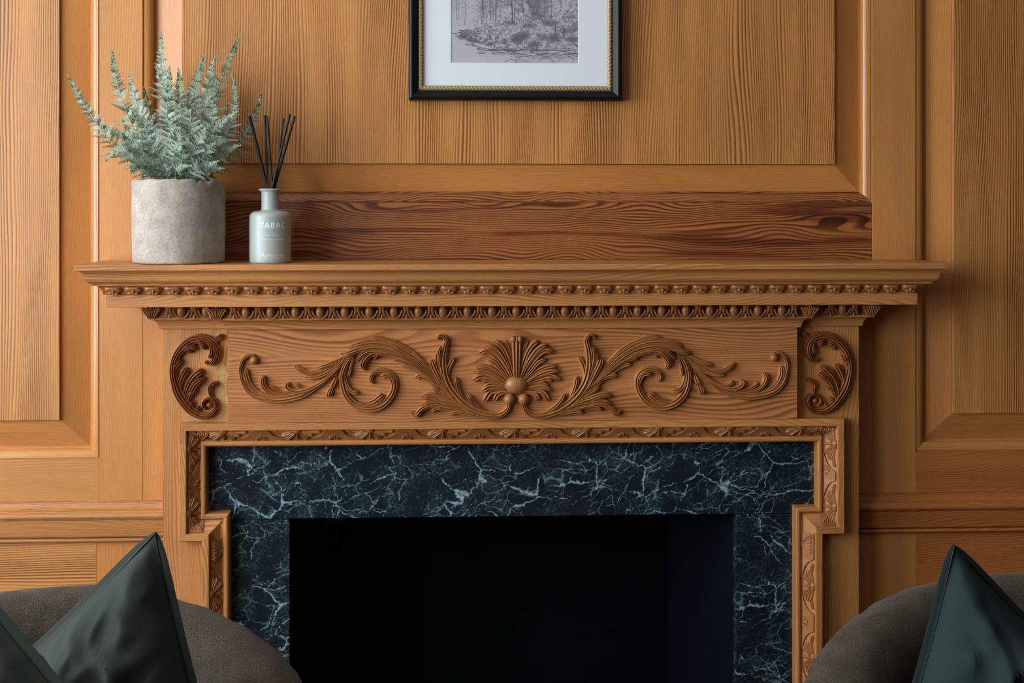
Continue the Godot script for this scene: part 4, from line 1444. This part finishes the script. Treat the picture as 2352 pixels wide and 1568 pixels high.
# ---------------------------------------------------------------- fern in its pot
func plant_pot(m: Node3D) -> void:
	var R := 0.0868
	var H := 0.1585
	var f := noise(FastNoiseLite.TYPE_SIMPLEX_SMOOTH, 22.0, 3, 15)
	var seg := 96
	var rim := PackedFloat32Array()
	for s in seg + 1:
		var a := TAU * (s % seg) / seg
		var chip := 0.0075 * exp(-pow((a - 0.86) / 0.13, 2.0)) + 0.0045 * exp(-pow((a - 0.62) / 0.07, 2.0))
		rim.append(H + 0.0016 * f.get_noise_2d(cos(a) * 2.0, sin(a) * 2.0) * 2.0 - chip)
	var rows := []
	var uvs := []
	var lv := [[0.0, 0.80], [0.001, 0.915], [0.004, 0.945], [0.012, 0.972], [0.03, 0.985], [0.10, 0.992], [0.25, 0.997], [0.40, 1.0], [0.55, 1.002], [0.70, 1.0], [0.85, 1.0], [0.95, 0.998], [0.985, 0.99], [1.0, 0.965], [1.0, 0.90], [0.985, 0.875], [0.93, 0.865], [0.80, 0.86]]
	var arc := 0.0
	for k in lv.size():
		var r := PackedVector3Array()
		var u := PackedVector2Array()
		if k > 0:
			arc += absf(lv[k][0] - lv[k - 1][0]) * H + absf(lv[k][1] - lv[k - 1][1]) * R
		for s in seg + 1:
			var a := TAU * (s % seg) / seg
			var y: float = lv[k][0] * rim[s]
			var rr: float = lv[k][1] * R + (0.0011 * f.get_noise_3d(sin(a), y * 12.0, cos(a)) if k > 1 else 0.0)
			r.append(Vector3(sin(a) * rr, y, cos(a) * rr))
			u.append(Vector2(TAU * s / seg * R, arc))
		rows.append(r)
		uvs.append(u)
	var mb := MB.new()
	mb.grid(rows, uvs, true)
	put("pot", mb.mesh(), M.plaster, m)
	var so := MB.new()
	lathe(so, PackedVector2Array([Vector2(0.0765, H - 0.026), Vector2(0.05, H - 0.020), Vector2(0.0, H - 0.018)]), 32)
	put("soil", so.mesh(), M.earth, m)


# a twice-divided frond along a curve; tone 0 frosted sage .. 1 leaf green
func frond_mesh(base: Vector3, ctrl: Vector3, tip: Vector3, face: Vector3, size: float, tone: float, rng: RandomNumberGenerator) -> ArrayMesh:
	var mb := MB.new()
	mb.colored = true
	var sage := Color(0.40, 0.48, 0.395)
	var green := Color(0.18, 0.27, 0.14)
	# the tip bends over a little
	var curl := (tip - ctrl).cross(face).normalized() * rng.randf_range(-0.16, 0.16) + face * rng.randf_range(-0.05, 0.15)
	var rach := PackedVector3Array()
	var rad := PackedFloat32Array()
	for j in 13:
		var t := j / 12.0
		rach.append(base.lerp(ctrl, t).lerp(ctrl.lerp(tip, t), t) + curl * pow(maxf(0.0, t - 0.55), 2.0))
		rad.append(lerpf(0.0017, 0.0006, t))
	mb.tint = sage.lerp(green, tone * 0.4) * 0.9
	tube(mb, rach, rad, 5, false)
	var len := 0.0
	for j in 12:
		len += rach[j].distance_to(rach[j + 1])
	var start := 0.14
	var stops := PackedFloat32Array()
	var walk := start * len
	while walk < len * 0.985:
		stops.append(walk / len)
		walk += lerpf(0.0130, 0.0042, smoothstep(0.40, 0.85, walk / len)) * size * rng.randf_range(0.8, 1.2)
	for t in stops:
		var p := base.lerp(ctrl, t).lerp(ctrl.lerp(tip, t), t) + curl * pow(maxf(0.0, t - 0.55), 2.0)
		var d := ((ctrl - base).lerp(tip - ctrl, t) + curl * maxf(0.0, t - 0.55)).normalized()
		var q := (t - start) / (1.0 - start)
		var pl := size * 0.030 * pow(sin(PI * clampf(0.20 + 0.8 * q, 0.0, 1.0)), 0.9) * rng.randf_range(0.65, 1.25)
		if q > 0.55:
			pl = maxf(size * 0.030 * 0.62 * pow((1.02 - q) / 0.47, 0.9), 0.0028) * rng.randf_range(0.9, 1.1)
		var tn := clampf(tone + 0.55 * smoothstep(0.6, 1.0, q) + rng.randf_range(-0.12, 0.12), 0.0, 1.0)
		mb.tint = sage.lerp(green, tn) * rng.randf_range(0.86, 1.1)
		for s: float in [-1.0, 1.0]:
			var side := d.cross(face).normalized() * s
			var pd := (side * 0.9 + d * rng.randf_range(0.05, 0.5) + face * rng.randf_range(-0.7, 0.7)).normalized()
			var nrm := pd.cross(d).normalized()
			if nrm.dot(face) < 0:
				nrm = -nrm
			var pend := p + pd * pl + d * pl * 0.18
			# midrib of the leaflet
			var wdt := pd.cross(nrm).normalized() * 0.0005
			mb.quad(p - wdt, p + wdt, pend + wdt * 0.3, pend - wdt * 0.3, Vector2.ZERO, Vector2.ZERO, Vector2.ZERO, Vector2.ZERO)
			var pin := clampi(int(pl / 0.0027), 0, 12)
			for k in pin + 1:
				var z := (k + 0.6) / (pin + 1.0)
				var c := p.lerp(pend, z)
				var ll := 0.0046 * size * (1.1 - 0.65 * z) * (0.62 + 0.38 * minf(1.0, pl / 0.018))
				if pl < 0.006:
					ll = pl * 0.9
					c = p + pd * 0.0004
				for s2: float in [-1.0, 1.0]:
					if k == pin and s2 > 0:
						break
					var a: Vector3 = (nrm.cross(pd) * s2 * 0.80 + pd * 0.55).normalized()
					if k == pin:
						a = pd
					a = (a + nrm * rng.randf_range(-0.25, 0.35)).normalized()
					var wv: Vector3 = a.cross(nrm).normalized() * (ll * 0.36)
					var m1: Vector3 = c + a * (ll * 0.55) + nrm * 0.0005
					var e: Vector3 = c + a * ll
					mb.quad(c, m1 + wv, e, m1 - wv, Vector2.ZERO, Vector2.ZERO, Vector2.ZERO, Vector2.ZERO)
	return mb.mesh()


func fern() -> void:
	var m := thing("potted_fern", "frosted green artificial fern in a rough pale stone pot on the shelf", "potted plant", Vector3(-0.6378, SHELF_Y, 0.100))
	plant_pot(m)
	var rng := RandomNumberGenerator.new()
	rng.seed = 99
	# tip x, y, z and bend x, y, z in millimetres from the middle of the pot's mouth; size; tone
	var list := [
		[-200, 203, 20, -140, 60, 30, 0.95, 0.10], [-122, 248, 10, -118, 130, 10, 0.95, 0.30], [-54, 279, 0, -18, 150, -10, 1.1, 0.05],
		[22, 244, -30, 18, 130, -40, 0.9, 0.25], [57, 238, 10, 60, 130, 20, 1.0, 0.0], [122, 282, -10, 60, 170, 0, 0.75, 0.55],
		[133, 198, 20, 105, 70, 30, 0.85, 0.35], [160, 166, -20, 120, 50, -20, 0.9, 0.35], [-134, 58, 30, -70, 72, 40, 0.9, 0.0],
		[122, 62, 20, 60, 62, 30, 0.95, 0.15], [100, 84, 40, 50, 60, 50, 0.9, 0.05], [88, 8, 50, 45, 42, 60, 0.9, 0.15],
		[-98, 196, 40, -40, 80, 50, 1.15, 0.0], [-75, 175, -50, -60, 90, -50, 1.0, 0.45], [10, 205, 50, 20, 90, 60, 1.2, 0.35],
		[-20, 190, 60, -5, 90, 60, 1.1, 0.05], [40, 170, 60, 35, 80, 60, 1.15, 0.0], [75, 165, 40, 70, 70, 40, 1.05, 0.1],
		[-60, 130, 70, -30, 70, 70, 1.1, 0.0], [0, 120, 75, 0, 70, 75, 1.1, 0.05], [60, 105, 70, 40, 50, 70, 1.0, 0.1],
		[-110, 110, 10, -60, 60, 20, 1.0, 0.05], [110, 120, 0, 60, 60, 0, 1.0, 0.2], [-40, 220, -50, -20, 120, -50, 1.0, 0.3],
		[70, 210, -40, 50, 110, -50, 1.0, 0.3], [-85, 30, 60, -50, 50, 60, 0.9, 0.5], [-30, 55, 85, -20, 40, 80, 0.95, 0.2],
		[30, 45, 85, 20, 40, 80, 0.9, 0.25], [-60, 20, 70, -40, 40, 65, 0.8, 0.5], [60, 30, 75, 40, 40, 70, 0.85, 0.2],
		[0, 160, -60, 0, 90, -60, 1.1, 0.25], [-20, 225, 20, -12, 110, 20, 0.9, 0.2], [-100, 150, -40, -60, 80, -40, 1.0, 0.5],
		[20, 90, 80, 10, 60, 80, 1.0, 0.1], [95, 140, 40, 60, 70, 40, 0.95, 0.1], [-130, 120, 0, -85, 60, 10, 0.95, 0.05],
		[-100, 70, 50, -55, 55, 55, 1.0, 0.05], [-70, 60, 75, -35, 50, 70, 1.05, 0.0], [85, 60, 65, 45, 45, 60, 1.05, 0.05], [10, 70, 88, 5, 45, 80, 1.05, 0.0],
		[-115, 85, -20, -60, 60, -10, 1.0, 0.1], [110, 95, -20, 60, 60, -20, 1.0, 0.15], [-45, 15, 80, -30, 32, 74, 0.8, 0.3], [15, 15, 86, 8, 34, 78, 0.8, 0.3], [70, 12, 62, 38, 34, 60, 0.85, 0.2],
		[36, 228, 20, 30, 120, 30, 1.0, 0.4], [-50, 90, 80, -25, 60, 75, 1.0, 0.05],
	]
	for q in list:
		var base := Vector3(clampf(q[0] * 0.16, -24, 24), 140, clampf(q[2] * 0.3, -22, 26)) * 0.001
		var ctrl := Vector3(q[3], q[4] + 158, q[5]) * 0.001
		var tip := Vector3(q[0], q[1] + 158, maxf(q[2], -70)) * 0.001
		var face := Vector3(rng.randf_range(-0.35, 0.35), rng.randf_range(-0.1, 0.4), 1.0).normalized()
		put("frond", frond_mesh(base, ctrl, tip, face, q[6], q[7], rng), M.frond, m)


# ---------------------------------------------------------------- scent diffuser
func wrap_text(words: String, size: float, at_y: float, turn: float, radius: float, bold: bool, serif: bool, space := 0.0) -> ArrayMesh:
	var tm := TextMesh.new()
	var sf := SystemFont.new()
	sf.font_names = PackedStringArray(["Droid Serif" if serif else "Droid Sans"])
	sf.font_weight = 700 if bold else 400
	var fv := FontVariation.new()
	fv.base_font = sf
	fv.spacing_glyph = int(space)
	tm.font = fv
	tm.font_size = 32
	tm.pixel_size = size / 23.0
	tm.depth = 0.0003
	tm.curve_step = 1.5
	tm.text = words
	var arr := tm.get_mesh_arrays()
	var v: PackedVector3Array = arr[Mesh.ARRAY_VERTEX]
	var n: PackedVector3Array = arr[Mesh.ARRAY_NORMAL]
	for k in v.size():
		var a := turn + v[k].x / radius
		var r := radius + 0.00005 + (v[k].z + 0.00015) * 0.5
		v[k] = Vector3(sin(a) * r, at_y + v[k].y, cos(a) * r)
		n[k] = Basis(Vector3.UP, a) * n[k]
	arr[Mesh.ARRAY_VERTEX] = v
	arr[Mesh.ARRAY_NORMAL] = n
	arr[Mesh.ARRAY_TANGENT] = null
	var m := ArrayMesh.new()
	m.add_surface_from_arrays(Mesh.PRIMITIVE_TRIANGLES, arr)
	return m


func diffuser() -> void:
	var c := Vector3(-0.4637, SHELF_Y, 0.105)
	var m := thing("diffuser_bottle", "pale grey green scent diffuser bottle with white lettering beside the fern", "bottle", c)
	var R := 0.0393
	var mb := MB.new()
	var p := prof([Vector2(0.0, 0.0005), Vector2(R - 0.004, 0.0), arc_prof(Vector2(R - 0.0035, 0.0035), 0.0035, 0.0035, -80, 0, 5), Vector2(R, 0.04), Vector2(R, 0.0850), arc_prof(Vector2(R - 0.0125, 0.0868), 0.0125, 0.0118, 5, 88, 8), Vector2(0.0205, 0.0994), arc_prof(Vector2(0.0205, 0.1034), 0.0038, 0.0038, 270, 180, 5), Vector2(0.0165, 0.1200), Vector2(0.0167, 0.1345), Vector2(0.0180, 0.1372), Vector2(0.0212, 0.1380), Vector2(0.0218, 0.1395), Vector2(0.0212, 0.1412), Vector2(0.0195, 0.1418), Vector2(0.0150, 0.1412), Vector2(0.0138, 0.1380), Vector2(0.0135, 0.11), Vector2(0.0, 0.105)])
	lathe(mb, p, 64)
	put("glass_body", mb.mesh(), M.bottle, m)
	var turn := 0.27
	for q in [["TABAC", 0.0102, 0.0720, true, false, 3.0], ["ROOM DIFFUSER", 0.0026, 0.0535, false, false, 3.0], ["DIFFUSEUR DE PARFUM", 0.0026, 0.0453, false, false, 3.0], ["Miller Harris", 0.0050, 0.0155, false, true, 1.0], ["PERFUMER LONDON", 0.0023, 0.0095, false, false, 1.0]]:
		put("lettering", wrap_text(q[0], q[1], q[2], turn, R, q[3], q[4], q[5]), M.lettering, m)
	# six reeds standing in the neck
	var reeds := [
		[Vector2(-0.5020, 1.4790), Vector2(-0.4700, 1.3420), 0.112, 0.100, 0.0031, "thick black reed leaning furthest towards the fern"],
		[Vector2(-0.4760, 1.4822), Vector2(-0.4690, 1.3430), 0.090, 0.102, 0.0020, "black reed next to the reed that leans furthest towards the fern"],
		[Vector2(-0.4669, 1.4781), Vector2(-0.4590, 1.3430), 0.125, 0.110, 0.0020, "nearly upright black reed, third from the fern"],
		[Vector2(-0.4413, 1.4765), Vector2(-0.4555, 1.3430), 0.080, 0.098, 0.0019, "thin black reed standing alone, fourth from the fern"],
		[Vector2(-0.4250, 1.4824), Vector2(-0.4590, 1.3420), 0.118, 0.112, 0.0024, "black reed leaning away from the fern, second from the outside"],
		[Vector2(-0.4178, 1.4799), Vector2(-0.4560, 1.3420), 0.100, 0.106, 0.0024, "outermost black reed leaning furthest away from the fern"],
	]
	for q in reeds:
		var t: Vector2 = q[0]
		var b: Vector2 = q[1]
		var top := Vector3(t.x, t.y, q[2])
		var low := Vector3(b.x, b.y, q[3])
		var foot := low + (low - top).normalized() * 0.030
		var r := thing("reed", q[5], "reed", foot, "reeds in the diffuser bottle")
		var tb := MB.new()
		tube(tb, PackedVector3Array([Vector3.ZERO, (top - foot) * 0.5, top - foot]), PackedFloat32Array([q[4], q[4], q[4]]), 10)
		put("stick", tb.mesh(), M.reed, r)


# ---------------------------------------------------------------- tub chairs and cushions
func tub_chair(label: String, at: Vector3, turn: float) -> void:
	var m := thing("tub_chair", label, "armchair", at, "")
	m.rotation.y = turn
	# wrap-round back: path from one arm front round the back to the other
	var R := 0.305
	var T := 0.052
	var path := []
	for k in 15:
		path.append([Vector2(-R, 0.34 - 0.34 * k / 14.0), Vector2(-1, 0), 90.0 + 34.0 * (1.0 - k / 14.0)])
	for k in range(1, 40):
		var a := PI * k / 40.0
		path.append([Vector2(-cos(a) * R, -sin(a) * R), Vector2(-cos(a), -sin(a)), absf(90.0 - rad_to_deg(a))])
	for k in 15:
		path.append([Vector2(R, 0.34 * k / 14.0), Vector2(1, 0), 90.0 + 34.0 * k / 14.0])
	var rows := []
	var uvs := []
	var run := 0.0
	var f := noise(FastNoiseLite.TYPE_SIMPLEX_SMOOTH, 7.0, 2, 3)
	for k in path.size():
		var c: Vector2 = path[k][0]
		var o: Vector2 = path[k][1]
		var ph: float = path[k][2]
		if k > 0:
			run += c.distance_to(path[k - 1][0])
		var h := 0.822 - 0.085 * (1.0 - cos(deg_to_rad(minf(ph, 90.0)))) - 0.11 * maxf(0.0, ph - 90.0) / 34.0
		var endk := minf(k, path.size() - 1 - k)
		var sh := 1.0 if endk > 2 else sqrt(1.0 - pow(1.0 - endk / 3.0, 2.0)) * 0.92 + 0.08
		var r := PackedVector3Array()
		var u := PackedVector2Array()
		var sec := [[1.0, 0.10], [1.04, 0.30], [1.02, 0.55]]
		for q in 13:
			var a := deg_to_rad(lerpf(-8.0, 188.0, q / 12.0))
			sec.append([cos(a) * 1.0, h - T + sin(a) * T])
		sec.append([-1.05, 0.58])
		sec.append([-1.25, 0.44])
		sec.append([-1.2, 0.36])
		var arc := 0.0
		var prev := Vector2(sec[0][0] * T, sec[0][1])
		for q in sec.size():
			var e := Vector2(sec[q][0] * T, sec[q][1])
			arc += e.distance_to(prev)
			prev = e
			var w: float = e.x * sh + 0.004 * f.get_noise_2d(run * 3.0, arc * 3.0)
			var hh: float = e.y if sh >= 1.0 else lerpf(0.36, e.y, 0.5 + 0.5 * sh) if e.y > 0.36 else e.y
			r.append(Vector3(c.x + o.x * w, hh + 0.003 * f.get_noise_2d(run * 4.0 + 9.0, q), c.y + o.y * w))
			u.append(Vector2(run, arc))
		rows.append(r)
		uvs.append(u)
	var mb := MB.new()
	mb.grid(rows, uvs, true)
	put("wrapped_back", mb.mesh(), M.boucle, m)
	# seat
	var st := MB.new()
	var srow := []
	var suv := []
	for k in 15:
		var r := PackedVector3Array()
		var u := PackedVector2Array()
		var lv: float = [0.16, 0.17, 0.30, 0.345, 0.362, 0.370, 0.375, 0.378, 0.38, 0.381, 0.382, 0.383, 0.383, 0.383, 0.383][k]
		var sc: float = [0.90, 1.0, 1.0, 0.99, 0.97, 0.94, 0.90, 0.85, 0.75, 0.6, 0.45, 0.3, 0.18, 0.08, 0.0][k]
		for q in 49:
			var a := TAU * q / 48.0
			var x := sin(a) * 0.262
			var z := cos(a)
			z = z * 0.262 if z < 0 else pow(z, 0.5) * 0.33
			r.append(Vector3(x * sc, lv, z * sc))
			u.append(Vector2(x * sc, z * sc + lv))
		srow.append(r)
		suv.append(u)
	st.grid(srow, suv, true)
	put("seat", st.mesh(), M.boucle, m)
	for x in [-0.24, 0.24]:
		for z in [-0.20, 0.26]:
			var lg := MB.new()
			lathe(lg, PackedVector2Array([Vector2(0.0, 0.0), Vector2(0.013, 0.0), Vector2(0.021, 0.18), Vector2(0.0, 0.18)]), 14, Vector3(x, 0, z))
			put("leg", lg.mesh(), M.leg_wood, m)


# a filled cushion with a flat stitched edge; local x, y in its plane, z out of its face
func cushion(label: String, top: Vector3, ea: Vector3, eb: Vector3, size: float, thick: float, sd: int, material: Material) -> void:
	var mid := top + (ea + eb) * size * 0.5
	var nz := ea.cross(eb).normalized()
	if nz.z < 0:
		nz = -nz
	var m := thing("cushion", label, "cushion", mid, "dark green cushions on the armchairs")
	var f := noise(FastNoiseLite.TYPE_SIMPLEX_SMOOTH, 1.0, 2, sd)
	var g := noise(FastNoiseLite.TYPE_SIMPLEX_SMOOTH, 1.0, 1, sd + 5)
	var n := 72
	var edge := PackedVector3Array()
	var mb := MB.new()
	for s: float in [1.0, -1.0]:
		var rows := []
		var uvs := []
		for a in n + 1:
			var r := PackedVector3Array()
			var t := PackedVector2Array()
			for b in n + 1:
				var u := lerpf(-1.0, 1.0, float(a) / n)
				var v := lerpf(-1.0, 1.0, float(b) / n)
				# sides draw in between the corners
				var cr := 1.0 - 0.055 * pow(absf(u * v), 7.0)
				var x := u * (1.0 - 0.05 * (1.0 - v * v)) * cr
				var y := v * (1.0 - 0.05 * (1.0 - u * u)) * cr
				var eu := clampf((0.935 - absf(u)) / 0.935, 0.0, 1.0)
				var ev := clampf((0.935 - absf(v)) / 0.935, 0.0, 1.0)
				var puff := pow(1.0 - pow(1.0 - eu, 2.2), 0.62) * pow(1.0 - pow(1.0 - ev, 2.2), 0.62)
				var z := 0.0026 + thick * 0.5 * puff
				# soft folds, strongest off the middle
				var fold := f.get_noise_2d(u * 1.7 + v * 0.9 + sd, (v - u) * 0.8)
				var ridge := 1.0 - absf(g.get_noise_2d(u * 1.2 - v * 0.5, v * 1.5 + sd * 0.3)) * 2.0
				z += puff * (0.030 * fold + 0.024 * maxf(0.0, ridge) * (0.4 + 0.6 * absf(u)))
				var crease := 1.0 - absf(f.get_noise_2d(u * 2.6 + 20.0, v * 2.2 + u * 1.4 + sd)) * 4.0
				z += puff * 0.010 * maxf(0.0, crease)
				if a == 0 or b == 0 or a == n or b == n:
					z = 0.0
				var p := (ea * x + eb * y) * size * 0.5 + nz * (z * s)
				r.append(p)
				t.append(Vector2(x, y) * size * 0.5)
			rows.append(r)
			uvs.append(t)
		mb.grid(rows, uvs, (ea.cross(eb).dot(nz) < 0) == (s > 0))
	put("cover", mb.mesh(), material, m)
	# stitched line inside the edge
	var st := PackedVector3Array()
	var rr := PackedFloat32Array()
	for k in 4 * 24 + 1:
		var q := k % 96
		var w := lerpf(-0.945, 0.945, (q % 24) / 24.0)
		var uv: Vector2 = [Vector2(w, -0.945), Vector2(0.945, w), Vector2(-w, 0.945), Vector2(-0.945, -w)][q / 24]
		var x := uv.x * (1.0 - 0.05 * (1.0 - uv.y * uv.y))
		var y := uv.y * (1.0 - 0.05 * (1.0 - uv.x * uv.x))
		st.append((ea * x + eb * y) * size * 0.5 + nz * 0.0028)
		rr.append(0.0009)
	var sm := MB.new()
	tube(sm, st, rr, 5, false)
	put("edge_stitching", sm.mesh(), M.reed, m)


func chairs() -> void:
	tub_chair("brown boucle tub armchair under the fern side of the mantelpiece", Vector3(-0.604, 0, 1.24), 0.0)
	tub_chair("brown boucle tub armchair at the shaded end of the mantelpiece", Vector3(0.622, 0, 1.24), 0.0)
	cushion("dark green cushion with its corner up against the jamb below the fern", Vector3(-0.428, 0.976, 1.21), Vector3(-0.73, -0.68, -0.10).normalized(), Vector3(0.29, -0.95, 0.14).normalized(), 0.355, 0.18, 4, M.linen)
	cushion("dark teal green cushion with its corner up in the armchair at the shaded end", Vector3(0.431, 0.952, 1.21), Vector3(-0.34, -0.93, 0.14).normalized(), Vector3(0.72, -0.69, -0.10).normalized(), 0.355, 0.18, 9, M.linen_teal)
	cushion("dark green cushion cut off by the corner of the photo, in front of another", Vector3(-0.537, 1.000, 1.47), Vector3(-0.68, -0.70, -0.22).normalized(), Vector3(0.70, -0.69, 0.16).normalized(), 0.36, 0.15, 13, M.linen)
